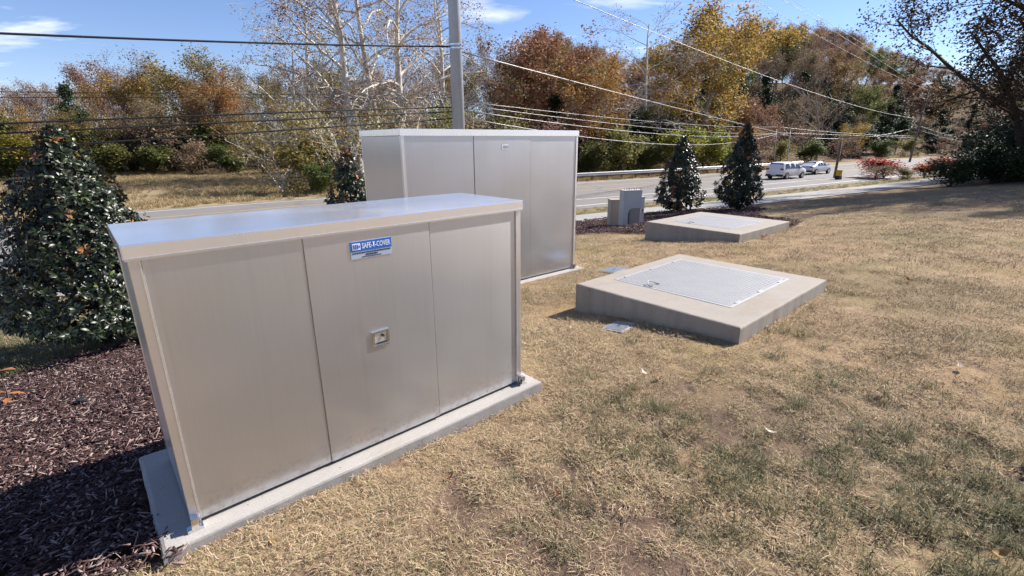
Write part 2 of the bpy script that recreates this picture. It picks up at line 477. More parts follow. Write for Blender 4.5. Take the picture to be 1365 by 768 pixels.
ZP = np.array([-2.3, -2.3, -2.3, -2.27, -1.55, -1.2, -.8, -.37, -.25, -.115, -.052, -.035, .0, .2, 3.])
def sstep(a, b, x):
    u = np.clip((x - a) / (b - a), 0, 1); return u * u * (3 - 2 * u)
def zground(x, y):
    x = np.atleast_1d(np.asarray(x, float)); y = np.atleast_1d(np.asarray(y, float))
    q = qdist(x, y)
    z = np.interp(q, QP, ZP)
    hill = 23 * sstep(-8, -78, q) * sstep(-25, 55, x) + 5 * sstep(-60, -160, q)
    z = z + hill
    z = z + np.where(q < -2, .12 * np.sin(x * .31 + 1) * np.sin(y * .27), 0) * sstep(-2, -6, q)
    near = (np.hypot(x, y) < 7) & (y > .3)
    if near.any():
        xi = x[near]; yi = y[near]; w = .30 + 1.0 * sstep(2.6, .9, np.hypot((xi - 1.7) * .75, yi - 1.6))
        f1 = np.array([mnoise.noise(Vector((a * 5.5, b * 8.5, 2.0))) for a, b in zip(xi, yi)]); f2 = np.array([mnoise.noise(Vector((a * 15, b * 19, 5.0))) for a, b in zip(xi, yi)])
        z = z.copy(); z[near] += w * (.030 * f1 + .012 * f2) * sstep(7, 5.5, np.hypot(xi, yi))
    z = z + np.where(q > 25, .012 * np.sin(x * 2.3 + .6 * y) * np.sin(y * 1.9 - .8 * x), 0)
    return z
def zg(x, y): return float(zground(x, y)[0])

# where the mulch beds, pads and slabs are (plan outlines)
def inside(px, py, poly):
    px = np.asarray(px); py = np.asarray(py); r = np.zeros(px.shape, bool); n = len(poly)
    for i in range(n):
        x0, y0 = poly[i]; x1, y1 = poly[(i + 1) % n]
        c = (y0 > py) != (y1 > py)
        r ^= c & (px < (x1 - x0) * (py - y0) / (y1 - y0 + 1e-12) + x0)
    return r
PAN = 0.727
CP, SP = math.cos(PAN), math.sin(PAN)
def b2w(x, y): x += .0788; y += 2.1483; return (CP * x - SP * y, SP * x + CP * y)
BOX1 = b2w(0, 0)
PAD1 = [b2w(-.105, -.075), b2w(2.03, -.075), b2w(2.03, .76), b2w(-.105, .76)]
A2 = PAN - .0321
BOX2 = b2w(2.7439, 2.8791)
def loc2(o, a, x, y): return (o[0] + math.cos(a) * x - math.sin(a) * y, o[1] + math.sin(a) * x + math.cos(a) * y)
PAD2 = [loc2(BOX2, A2, *p) for p in ((-.1, -.1), (3.06, -.1), (3.06, 1.2), (-.1, 1.2))]
S1W, S1D = 2.10, 1.758
SLAB1 = b2w(3.7351, -.6494)
POLY_S1 = [loc2(SLAB1, PAN, *p) for p in ((0, 0), (S1W, 0), (S1W, S1D), (0, S1D))]
SLAB2 = (4.384, 9.162); A_S2 = R(40.2); S2W, S2D = 2.33, 2.12
POLY_S2 = [loc2(SLAB2, A_S2, *p) for p in ((0, 0), (S2W, 0), (S2W, S2D), (0, S2D))]
BED = [b2w(-.06, -.10), (-1.62, 1.42), (-2.1, 1.28), (-3.0, 1.2), (-4.6, 2.2), (-4.6, 3.2), (-4.5, 3.9), (-4.3, 4.7), (-3.8, 5.6), (-3.3, 6.9), (-2.6, 9.5), (-1.0, 13.2), (1.2, 17.0), (2.4, 18.3), (4.4, 19.6), (6.4, 21.0), (8.6, 21.3), (10.6, 21.2), (10.3, 19.4), (8.6, 17.2), (7.6, 14.6), (7.3, 12.1), (6.6, 11.2), (5.2, 11.6), (3.55, 11.5), (3.2, 11.9), (2.6, 13.1), (1.7, 13.9), (.6, 12.2), (-.4, 9.8), (-1.1, 8.3), (-1.6, 6.4), (-1.5, 4.0), (-1.2, 2.6)]

def build_ground():
    def axis(lo, hi, c, fine, n):
        u = np.linspace(-1, 1, n); k = 7.5
        s = np.sinh(k * u) / np.sinh(k)
        return np.where(s < 0, c + s * (c - lo), c + s * (hi - c))
    xs = axis(-900, 900, 1.4, 0, 340); ys = axis(-900, 1500, 2.4, 0, 360)
    X, Y = np.meshgrid(xs, ys); x = X.ravel(); y = Y.ravel()
    q = qdist(x, y); z = zground(x, y)
    z -= .07 * (sstep(-1.2, -.2, q) * sstep(15.4, 14.8, q) + sstep(19.2, 19.8, q) * sstep(24.3, 23.7, q))
    V = np.stack([x, y, z], 1)
    nx = len(xs); ny = len(ys)
    i = np.arange(ny - 1)[:, None] * nx + np.arange(nx - 1)[None, :]
    F = np.stack([i, i + 1, i + nx + 1, i + nx], -1).reshape(-1, 4)
    me = np_mesh('ground', V, F)
    nz = np.array([mnoise.noise(Vector((a * .9, b * .9, 0))) for a, b in zip(x, y)])
    nz2 = np.array([mnoise.noise(Vector((a * .35 + 5, b * .35, 3))) for a, b in zip(x, y)])
    bare = np.clip((nz * 1.3 + .1), 0, 1) * .25 * sstep(12, 5, np.hypot(x, y))
    bare += .75 * sstep(2.2, .6, np.hypot((x - 1.35) * .8, y - 1.5)) * np.clip(.6 + nz * 1.5, 0, 1)
    dn = np.hypot(x, y) < 6; hol = np.zeros(len(x)); hol[dn] = [max(0., -mnoise.noise(Vector((a * 5.5, b * 8.5, 2.0))) - .08) for a, b in zip(x[dn], y[dn])]
    bare += 2.6 * hol * (.35 + .9 * sstep(2.8, 1.0, np.hypot((x - 1.9) * .75, y - 1.6)))
    grn = np.clip(nz2 * 1.6 - .1, 0, 1) * .45
    strip = sstep(14.9, 15.5, q) * sstep(19.8, 19.3, q)
    grn = np.maximum(grn, strip * np.clip(.6 + nz2, .2, 1) * .85)
    leftg = sstep(-4.1, -4.6, x) * sstep(2.0, 3.5, y) * sstep(24, 26, q)
    grn = np.maximum(grn, leftg * .95)
    fld = sstep(0.6, -.6, q)
    wood = sstep(-30, -37, q) * sstep(-6, -20, x) + sstep(-2.5, -6, q) * sstep(-22, -12, x)
    wood = np.maximum(np.clip(wood, 0, 1), sstep(20, 25, np.hypot((x - 37), (y - 27)) * -1 + 36) * sstep(24, 26, q))
    for n, a in (('bare', bare), ('green', grn), ('field', fld), ('wood', wood)):
        at = me.attributes.new(n, 'FLOAT', 'POINT'); at.data.foreach_set('value', np.clip(a, 0, 1).astype(np.float32))
    o = obj('ground', me, 'ground', smooth=True); tag(o, 'dry lawn sloping to the road, field and wooded hill beyond', 'ground', kind='structure')
build_ground()

def ribbon(name, q0, q1, mat, label, dz, i0=0, i1=None, n=4, cat=None, parent=None, thick=0):
    """strip that follows the road between offsets q0 and q1 from its far edge"""
    P = FES[i0:i1]; Nn = FEN[i0:i1]; m = len(P)
    V = []; F = []
    for k in range(n + 1):
        qq = q0 + (q1 - q0) * k / n
        XY = P + Nn * qq
        Z = np.interp(np.full(m, qq), QP, ZP) + dz
        V.append(np.concatenate([XY, Z[:, None]], 1))
    V = np.concatenate(V)
    F = np.array([(k * m + j, (k + 1) * m + j, (k + 1) * m + j + 1, k * m + j + 1) for k in range(n) for j in range(m - 1)])
    o = obj(name, np_mesh(name, V, F), mat, parent)
    if parent is None: tag(o, label, cat, kind='structure')
    return o
road = ribbon('road', -.5, 15.2, 'asphalt', 'grey two lane road curving past the field', -.02, n=6, cat='road')
for q0, q1, mt in ((.35, .5, 'white_paint'), (3.7, 3.85, 'yellow_paint'), (6.4, 6.55, 'yellow_paint'), (11.2, 11.36, 'white_paint'), (13.9, 14.08, 'white_paint')):
    ribbon('lane_line', q0, q1, mt, '', -.014, n=1, parent=road)
ribbon('path', 19.5, 24.0, 'path_concrete', 'concrete path running between the lawn and the road', .0, n=5, cat='path')

def build_bed():
    c = np.array(BED)
    bm = bmesh.new()
    # dense sheet: grid points inside the outline, triangulated as grid cells clipped by centre test
    xs = np.arange(-5.2, 11, .11); ys = np.arange(1.0, 21.6, .11)
    X, Y = np.meshgrid(xs, ys); ins = inside(X, Y, BED)
    x = X.ravel(); y = Y.ravel()
    edge = np.full(x.shape, 9.)
    for i in range(len(BED)):
        a = np.array(BED[i]); b = np.array(BED[(i + 1) % len(BED)]); ab = b - a
        tt = np.clip(((x - a[0]) * ab[0] + (y - a[1]) * ab[1]) / (ab @ ab), 0, 1)
        edge = np.minimum(edge, np.hypot(x - a[0] - tt * ab[0], y - a[1] - tt * ab[1]))
    nz = np.array([mnoise.noise(Vector((a * 3, b * 3, 1))) for a, b in zip(x, y)])
    z = zground(x, y) + .004 + .055 * np.clip(edge / .5, 0, 1) + .018 * nz
    z = np.where(ins.ravel(), z, zground(x, y) - .03)
    nx = len(xs); idx = np.arange(len(x)).reshape(X.shape)
    core = ins[:-1, :-1] | ins[1:, :-1] | ins[:-1, 1:] | ins[1:, 1:]
    F = np.stack([idx[:-1, :-1][core], idx[:-1, 1:][core], idx[1:, 1:][core], idx[1:, :-1][core]], 1)
    used = np.unique(F); re = -np.ones(len(x), int); re[used] = np.arange(len(used))
    me = np_mesh('mulch_bed', np.stack([x, y, z], 1)[used], re[F])
    tag(obj('mulch_bed', me, 'mulch_floor', smooth=True), 'dark brown mulch bed beside and behind the metal enclosures', 'mulch bed', kind='structure')
    bm.free()
build_bed()
def zbed(x, y): return zground(x, y) + .05

# ------------------------------------------------------------------ lettering
def text_mesh(body, size, squeeze=1.0, align='CENTER', bold=0.0):
    cu = bpy.data.curves.new('lettering', 'FONT'); cu.body = body; cu.size = size
    cu.align_x = align; cu.align_y = 'CENTER'; cu.offset = bold; cu.resolution_u = 2
    o = bpy.data.objects.new('lettering', cu); COL.objects.link(o)
    dg = bpy.context.evaluated_depsgraph_get()
    me = bpy.data.meshes.new_from_object(o.evaluated_get(dg))
    bpy.data.objects.remove(o); bpy.data.curves.remove(cu)
    me.transform(Matrix.Diagonal((squeeze, 1, 1, 1)) )
    me.materials.clear()
    return me
def wall_text(body, size, x, y, z, mat, parent, squeeze=1.0, align='CENTER', bold=0.0):
    me = text_mesh(body, size, squeeze, align, bold)
    me.transform(Matrix.Rotation(math.pi / 2, 4, 'X'))     # stand the letters up, facing -Y
    me.transform(Matrix.Translation((x, y, z)))
    return obj('lettering', me, mat, parent)

# ------------------------------------------------------------------ metal enclosures
def enclosure(name, loc, rz, W, D, H, lid, seams, label, z0=.012, sheet='aluminium'):
    e = empty(name, loc, rz, label, 'enclosure')
    ov = .012                                   # cover overhang
    c = .034                                    # corner post width
    MB().box(ov + .012, W - ov - .012, ov + .02, D - ov - .012, z0 + .004, H - lid - .004).build('inner_frame', 'dark_gap', e)
    # cover: shallow box with a thin return lip
    m = MB().box(0, W, 0, D, H - lid, H, .0045)
    cv = m.build('cover', 'aluminium_cover', e)
    MB().box(.004, W - .004, -.003, .0, H - lid - .004, H - lid + .006).build('drip_edge', 'aluminium_trim', cv)
    # corner posts
    for x0, x1, y0, y1 in ((ov, ov + c, ov - .003, ov + .03), (W - ov - c, W - ov, ov - .003, ov + .03), (ov, ov + c, D - ov - .03, D - ov), (W - ov - c, W - ov, D - ov - .03, D - ov)):
        MB().box(x0, x1, y0, y1, z0 - .004, H - lid, .003).build('corner_post', 'aluminium_trim', e)
    # front panels, butted with a narrow gap, each folded back at its edges
    xs = [ov + c + .002] + list(seams) + [W - ov - c - .002]
    for i in range(len(xs) - 1):
        off = (.004, .0, .0055)[i % 3]
        g = .0022
        p = MB().box(xs[i] + g, xs[i + 1] - g, ov + off, ov + .02 + off, z0 + .006, H - lid - .003, .0028).build('front_panel', sheet, e)
        p.rotation_euler = (0, 0, 0)
    MB().box(ov + c - .002, ov + c + .0035, ov - .0045, ov + .006, z0 - .002, H - lid - .002).build('edge_strip', 'aluminium_cover', e)
    MB().box(W - ov - c - .0035, W - ov - c + .002, ov - .0045, ov + .006, z0 - .002, H - lid - .002).build('edge_strip', 'aluminium_cover', e)
    for i, s in enumerate(seams):
        MB().box(s - .006, s + .006, ov + .012, ov + .0195, z0 + .006, H - lid - .004).build('seam_strip', 'aluminium_trim', e)
    MB().box(ov + .003, ov + .018, ov + .034, D - ov - .034, z0, H - lid - .002, .0025).build('side_panel', sheet, e)
    MB().box(W - ov - .018, W - ov - .003, ov + .034, D - ov - .034, z0, H - lid - .002, .0025).build('side_panel', sheet, e)
    MB().box(ov + c + .002, W - ov - c - .002, D - ov - .018, D - ov - .003, z0, H - lid - .002, .0025).build('back_panel', sheet, e)
    return e

def anchor(e, x, y, z=0):
    b = MB()
    b.prism([(-.022, 0), (.022, 0), (.022, .008), (.010, .010), (.012, .042), (-.008, .046), (-.010, .010), (-.022, .008)], 'y', -.012, .012)
    o = b.build('anchor_bracket', 'steel_bright', e); o.location = (x, y - .006, z); o.scale = (1.35, 1.35, 1.35)
    MB().tube([(0, 0, 0), (0, 0, .024)], .008, 6).build('bolt', 'steel_dark', o)
    return o

def concrete_pad(name, poly, ztop, zbot, label, chamfer=.012, mat='concrete_pad', cat='concrete pad', wob=.006, seed=1):
    """slab with worn edges: outline subdivided and roughened, a chamfer round the top"""
    rr = random.Random(seed); c = Vector((sum(p[0] for p in poly) / len(poly), sum(p[1] for p in poly) / len(poly)))
    P = []
    for i in range(len(poly)):
        a = Vector(poly[i]); b = Vector(poly[(i + 1) % len(poly)]); n = max(2, int((b - a).length / .06))
        P += [a.lerp(b, k / n) for k in range(n)]
    n = len(P); V = []; F = []
    rings = [(0, zbot), (0, ztop - chamfer), (-chamfer * .3, ztop - chamfer * .35), (-chamfer, ztop)]
    for d, z in rings:
        for p in P:
            u = (p - c).normalized()
            w = wob * mnoise.noise(Vector((p.x * 6, p.y * 6, z * 3 + seed))) if z > zbot else 0
            chip = .004 * max(0, mnoise.noise(Vector((p.x * 19, p.y * 19, seed))) - .25) * 3 if d < 0 else 0
            q = p + u * (d * 1.3 + w - chip)
            V.append((q.x - c.x, q.y - c.y, z - ztop - (chip * .7 if d < -.006 else 0)))
    for k in range(len(rings) - 1):
        for i in range(n): F.append((k * n + i, k * n + (i + 1) % n, (k + 1) * n + (i + 1) % n, (k + 1) * n + i))
    F.append(tuple((len(rings) - 1) * n + i for i in range(n)))
    me = bpy.data.meshes.new(name); me.from_pydata(V, [], F); me.update()
    o = obj(name, me, mat); o.location = (c.x, c.y, ztop)
    return tag(o, label, cat)

concrete_pad('concrete_pad', PAD1, 0.0, -.45, 'low concrete pad under the nearer aluminium enclosure', .014)
e1 = enclosure('metal_enclosure', (*BOX1, .0), PAN, 1.9262, .641, 1.22, .055, (.62, 1.268), 'nearer aluminium enclosure with blue label and latch on its middle panel')
anchor(e1, .022, -.004); anchor(e1, 1.906, -.004)
# blue label
sy = .0085
st = MB().box(.831, 1.042, sy, .0125, 1.030, 1.113).build('sticker', 'sticker_grey', e1)
st['label'] = 'blue and pale grey maker label reading SAFE-T-COVER'
MB().box(.831, 1.042, sy - .0012, sy - .0002, 1.066, 1.113).build('blue_band', 'sticker_blue', st)
lg = MB()
lg.box(.839, .880, sy - .0024, sy - .0014, 1.073, 1.104)
lg.build('emblem', 'sticker_white', st)
em = MB()
for k in range(3): em.box(.845 + k * .009, .850 + k * .009, sy - .0036, sy - .0026, 1.078, 1.099)
em.box(.872, .877, sy - .0036, sy - .0026, 1.083, 1.094)
em.build('emblem_bars', 'sticker_blue', st)
wall_text('SAFE-T-COVER', .036, .961, sy - .0024, 1.0885, 'sticker_white', st, .62, bold=.0006)
# three lines of print too small to read: rows of short ink dashes
rp = random.Random(3)
for zz, hh, x0, x1 in ((1.0575, .0055, .838, 1.036), (1.0465, .0065, .905, .968), (1.0370, .0035, .886, .990)):
    m = MB(); xx = x0
    while xx < x1 - .004:
        w_ = rp.uniform(.004, .014); m.box(xx, min(xx + w_, x1), sy - .0012, sy - .0002, zz - hh / 2, zz + hh / 2); xx += w_ + .003
    m.build('print_line', 'sticker_ink', st)
# paddle latch: dished plate with a lifting handle
lt = MB()
def frame(mb, x0, x1, z0, z1, w, y0, y1, b=.002):
    mb.box(x0, x1, y0, y1, z1 - w, z1, b); mb.box(x0, x1, y0, y1, z0, z0 + w, b)
    mb.box(x0, x0 + w, y0, y1, z0 + w, z1 - w, 0); mb.box(x1 - w, x1, y0, y1, z0 + w, z1 - w, 0)
frame(lt, .893, .987, .560, .646, .013, .004, .013)
lt = lt.build('latch', 'steel_bright', e1); lt['label'] = 'bright recessed paddle latch on the middle panel'
MB().box(.905, .975, .0125, .0145, .572, .634).build('recess', 'steel_dark', lt)
MB().add([(.908, .006, .575), (.972, .006, .575), (.972, .0115, .632), (.908, .0115, .632), (.908, .0122, .575), (.972, .0122, .575), (.972, .0122, .632), (.908, .0122, .632)],
         [(0, 1, 2, 3), (4, 7, 6, 5), (0, 4, 5, 1), (3, 2, 6, 7), (0, 3, 7, 4), (1, 5, 6, 2)]).build('paddle', 'aluminium_cover', lt)
MB().tube([(.952, .001, .617), (.952, .012, .617)], .0075, 10).build('keyhole', 'steel_dark', lt)
MB().box(.914, .968, .0005, .006, .578, .586, .0015).build('grip', 'steel_dark', lt)

concrete_pad('concrete_pad', PAD2, -.385, -.9, 'concrete pad under the taller aluminium enclosure, whitish at its front edge', .014, seed=4)
e2 = enclosure('metal_enclosure', (*BOX2, -.385), A2, 2.9242, 1.1, 2.09, .075, (1.012, 1.972), 'taller aluminium enclosure with a tiny white label standing before the steel pole', sheet='aluminium_dim_reflection')
anchor(e2, .024, -.004); anchor(e2, 2.90, -.004)
s2 = MB().box(1.462, 1.566, .009, .0125, 1.842, 1.908).build('sticker', 'sticker_white', e2)
s2['label'] = 'tiny white label with a grey field'
MB().box(1.485, 1.562, .007, .0085, 1.858, 1.894).build('grey_field', 'pipe_grey', s2)

# ------------------------------------------------------------------ concrete vaults with metal hatches
LUG = None
def lug_mesh(x0, x1, y0, y1, z, step):
    V = []; F = []
    nx = int((x1 - x0) / step); ny = int((y1 - y0) / step)
    for i in range(nx):
        for j in range(ny):
            cx = x0 + (i + .5) * step; cy = y0 + (j + .5) * step
            a = math.pi / 4 if (i + j) % 2 else -math.pi / 4
            u = Vector((math.cos(a), math.sin(a), 0)) * step * .46; w = Vector((-math.sin(a), math.cos(a), 0)) * step * .15
            c = Vector((cx, cy, z)); k = len(V)
            V += [c - u, c - w, c + u, c + w, c + Vector((0, 0, .0025)) - u * .45, c + Vector((0, 0, .0025)) + u * .45]
            F += [(k, k + 1, k + 5, k + 4), (k + 1, k + 2, k + 5), (k + 2, k + 3, k + 4, k + 5), (k + 3, k, k + 4)]
    me = bpy.data.meshes.new('tread'); me.from_pydata(V, [], F); me.update(); return me
def vault(loc, rz, W, D, ztop, zbot, hx0, hx1, hy0, hy1, label, hlabel, lugs, seed):
    poly = [loc2(loc, rz, *p) for p in ((0, 0), (W, 0), (W, D), (0, D))]
    o = concrete_pad('concrete_vault', poly, ztop, zbot, label, .016, 'concrete_slab', 'concrete vault', .008, seed)
    # hatch lies on the slab: a thing of its own
    h = empty('access_hatch', (*loc, ztop), rz, hlabel, 'hatch')
    f = MB(); w = .038
    f.box(hx0, hx1, hy0, hy0 + w, -.03, .003); f.box(hx0, hx1, hy1 - w, hy1, -.03, .003)
    f.box(hx0, hx0 + w, hy0 + w, hy1 - w, -.03, .003); f.box(hx1 - w, hx1, hy0 + w, hy1 - w, -.03, .003)
    f.build('frame', 'hatch_frame', h)
    my = (hy0 + hy1) / 2
    for y0, y1 in ((hy0 + w + .006, my - .004), (my + .004, hy1 - w - .006)):
        d = MB().box(hx0 + w + .006, hx1 - w - .006, y0, y1, -.02, .0035, .001).build('door_leaf', 'aluminium_tread', h)
        tr = obj('tread', lug_mesh(hx0 + w + .02, hx1 - w - .02, y0 + .012, y1 - .012, .0035, lugs), 'aluminium_tread', d); tr['kind'] = 'stuff'
        for k in (.14, .5, .86):
            xx = hx0 + (hx1 - hx0) * k
            yy = y0 - .008 if y0 < my - .1 else y1 + .008
            MB().box(xx - .05, xx + .05, yy - .012, yy + .012, .002, .009, .002).build('hinge', 'hatch_frame', h)
    m = MB()
    P = [(hx0 + .03 + .07 * (1 - math.cos(a)), hy1 - .44 + .07 * math.sin(a), .012 + .03 * math.sin(a) ** 2) for a in np.linspace(-.4, math.pi + .3, 12)]
    m.tube(P, .006, 6).build('lift_handle', 'pipe_grey', h)
    return o, h
tt = NT('aluminium_tread'); v = tt.coord('Object')
n1 = tt.noise(v, 5, 5, .6)
tt.principled(tt.mix(n1, (.26, .26, .265), (.33, .328, .33)), .6, .3, tt.bump(tt.noise(v, 120, 2), .15, .002))
vault(SLAB1, PAN, S1W, S1D, .0957, -.6, .43, 1.83, .27, 1.58, 'nearer low concrete vault with a tread plate hatch in its top', 'tread plate double hatch set in the nearer concrete vault', .036, 3)
vault(SLAB2, A_S2, S2W, S2D, -.18, -1.0, .42, 1.92, .36, 1.76, 'farther low concrete vault beside the two clipped magnolias', 'tread plate double hatch set in the farther concrete vault', .06, 5)

# small metal valve lids flush with the lawn
def valve_lid(x, y, w, d, rz, label):
    e = empty('valve_lid', (x, y, zg(x, y) - .006), rz, label, 'lid', 'metal valve lids in the lawn')
    gx, gy = (zg(x + .4, y) - zg(x - .4, y)) / .8, (zg(x, y + .4) - zg(x, y - .4)) / .8
    e.rotation_euler = (Vector((0, 0, 1)).rotation_difference(Vector((-gx, -gy, 1)).normalized()).to_matrix() @ Matrix.Rotation(rz, 3, 'Z')).to_euler()
    m = MB()
    m.box(-w / 2, w / 2, -d / 2, d / 2, -.05, .018, .004); m.build('lid_frame', 'concrete_pad', e)
    m = MB().box(-w / 2 + .02, w / 2 - .02, -d / 2 + .02, d / 2 - .02, .010, .024, .003); c = m.build('cover', 'valve_lid', e)
    MB().box(-.03, .03, -.008, .008, .0245, .027).build('finger_slot', 'steel_dark', c)
valve_lid(1.005, 4.23, .30, .22, PAN + .15, 'pale metal valve lid in grass before the nearer vault')
valve_lid(1.57, 7.19, .42, .30, PAN, 'pale metal valve lid behind the nearer vault, beside the taller enclosure')
valve_lid(3.555, 10.50, .42, .32, PAN, 'pale metal valve lid in grass at the farther vault')

# ------------------------------------------------------------------ utility pedestals behind the vaults
def pedestal_box(loc, rz, w, d, h, mat, label, cap=.04):
    e = empty('utility_pedestal', loc, rz, label, 'utility box', 'utility pedestals in the mulch')
    MB().box(-w / 2, w / 2, -d / 2, d / 2, -.15, h - cap, .008).build('body', mat, e)
    MB().box(-w / 2 - .012, w / 2 + .012, -d / 2 - .012, d / 2 + .012, h - cap + .002, h, .008).build('cap', mat, e)
    dr = MB().box(-w / 2 + .03, w / 2 - .03, -d / 2 - .010, -d / 2 - .001, .06, h - cap - .05, .003).build('door', mat, e)
    MB().box(w / 2 - .075, w / 2 - .05, -d / 2 - .022, -d / 2 - .011, h * .5, h * .5 + .07).build('handle', 'steel_dark', dr)
    return e
zp = zg(3.5, 15.6)
pedestal_box((3.42, 16.1, zp - .05), R(8), .36, .34, .93, 'pedestal_tan', 'short tan utility pedestal, leftmost of the cluster')
pedestal_box((4.22, 16.3, zp - .02), R(12), .34, .36, .96, 'pedestal_grey', 'grey utility pedestal, rightmost of the cluster')
e = empty('utility_pedestal', (3.80, 15.55, zp), R(14), 'tall grey utility pedestal with arched front opening and brown insert', 'utility box', 'utility pedestals in the mulch')
w, d, h = .62, .30, 1.20
prof = [(-.31, 0), (-.31, h), (.31, h), (.31, .66), (-.02, .66), (-.10, .60), (-.13, .50), (-.15, 0)]
b = MB(); b.prism(prof, 'y', -d / 2, d / 2); b.build('hood', 'pedestal_grey', e)
MB().box(-.07, .30, -d / 2 + .03, d / 2 - .01, -.1, .658, .005).build('insert', 'pedestal_brown', e)
MB().prism([(-.40, -.08), (-.14, -.08), (-.14, .20), (-.24, .12)], 'y', -d / 2 - .03, d / 2 - .05).build('skirt', 'pedestal_grey', e)
MB().box(-.325, .325, -d / 2 - .015, d / 2 + .015, h + .001, h + .03, .006).build('cap', 'pedestal_grey', e)
for k in range(6):
    x = -.22 + k * .085; hh = .02 + .02 * ((k * 7) % 3)
    MB().tube([(x, .02, h + .031), (x, .02, h + .03 + hh)], .016, 6).build('conduit_stub', 'pipe_grey', e)
MB().tube([(.345, 0, -.1), (.345, 0, h + .06)], .03, 8).build('conduit', 'pedestal_brown', e)

# irrigation head in the mulch
x, y = -3.16, 3.16; z = zg(x, y) + .04
e = empty('irrigation_head', (x, y, z), 0, 'small black irrigation head poking out of the mulch', 'irrigation head')
MB().tube([(0, 0, -.05), (0, 0, .045)], .028, 10).build('riser', 'black_rubber', e)
MB().tube([(0, 0, .046), (0, 0, .06), (0, 0, .066)], [.034, .034, .024], 10).build('cap', 'car_trim', e)

# ------------------------------------------------------------------ steel pole and wires
PX, PY = -2.45, 24.0
pz = zg(PX, PY)
e = empty('steel_pole', (PX, PY, pz), 0, 'tall galvanised steel utility pole rising behind the taller enclosure', 'pole')
MB().tube([(0, 0, -.5), (0, 0, 12), (0, 0, 25)], [.305, .265, .20], 20).build('shaft', 'galvanised', e, True)
for zz in (7.83, 7.98):
    MB().tube([(0, 0, zz), (0, 0, zz + .055)], [.292, .292], 20).build('band', 'steel_bright', e)
MB().tube([(0, 0, -.3), (0, 0, .06)], .5, 16).build('footing', 'concrete_pad', e)
def wire(name, P, r, mat, label, n=22):
    """P: three points; the cable is a parabola through them"""
    A, B, C = (np.array(p, float) for p in P)
    l1 = np.linalg.norm(B - A); l2 = np.linalg.norm(C - B); m = l1 / (l1 + l2)
    pts = []
    for k in range(n + 1):
        u = k / n
        pts.append(A * ((u - m) * (u - 1) / m) + B * (u * (u - 1) / (m * (m - 1))) + C * (u * (u - m) / (1 - m)))
    return tag(MB().tube(pts, r, 5).build(name, mat, None, True), label, 'wire', 'overhead wires')
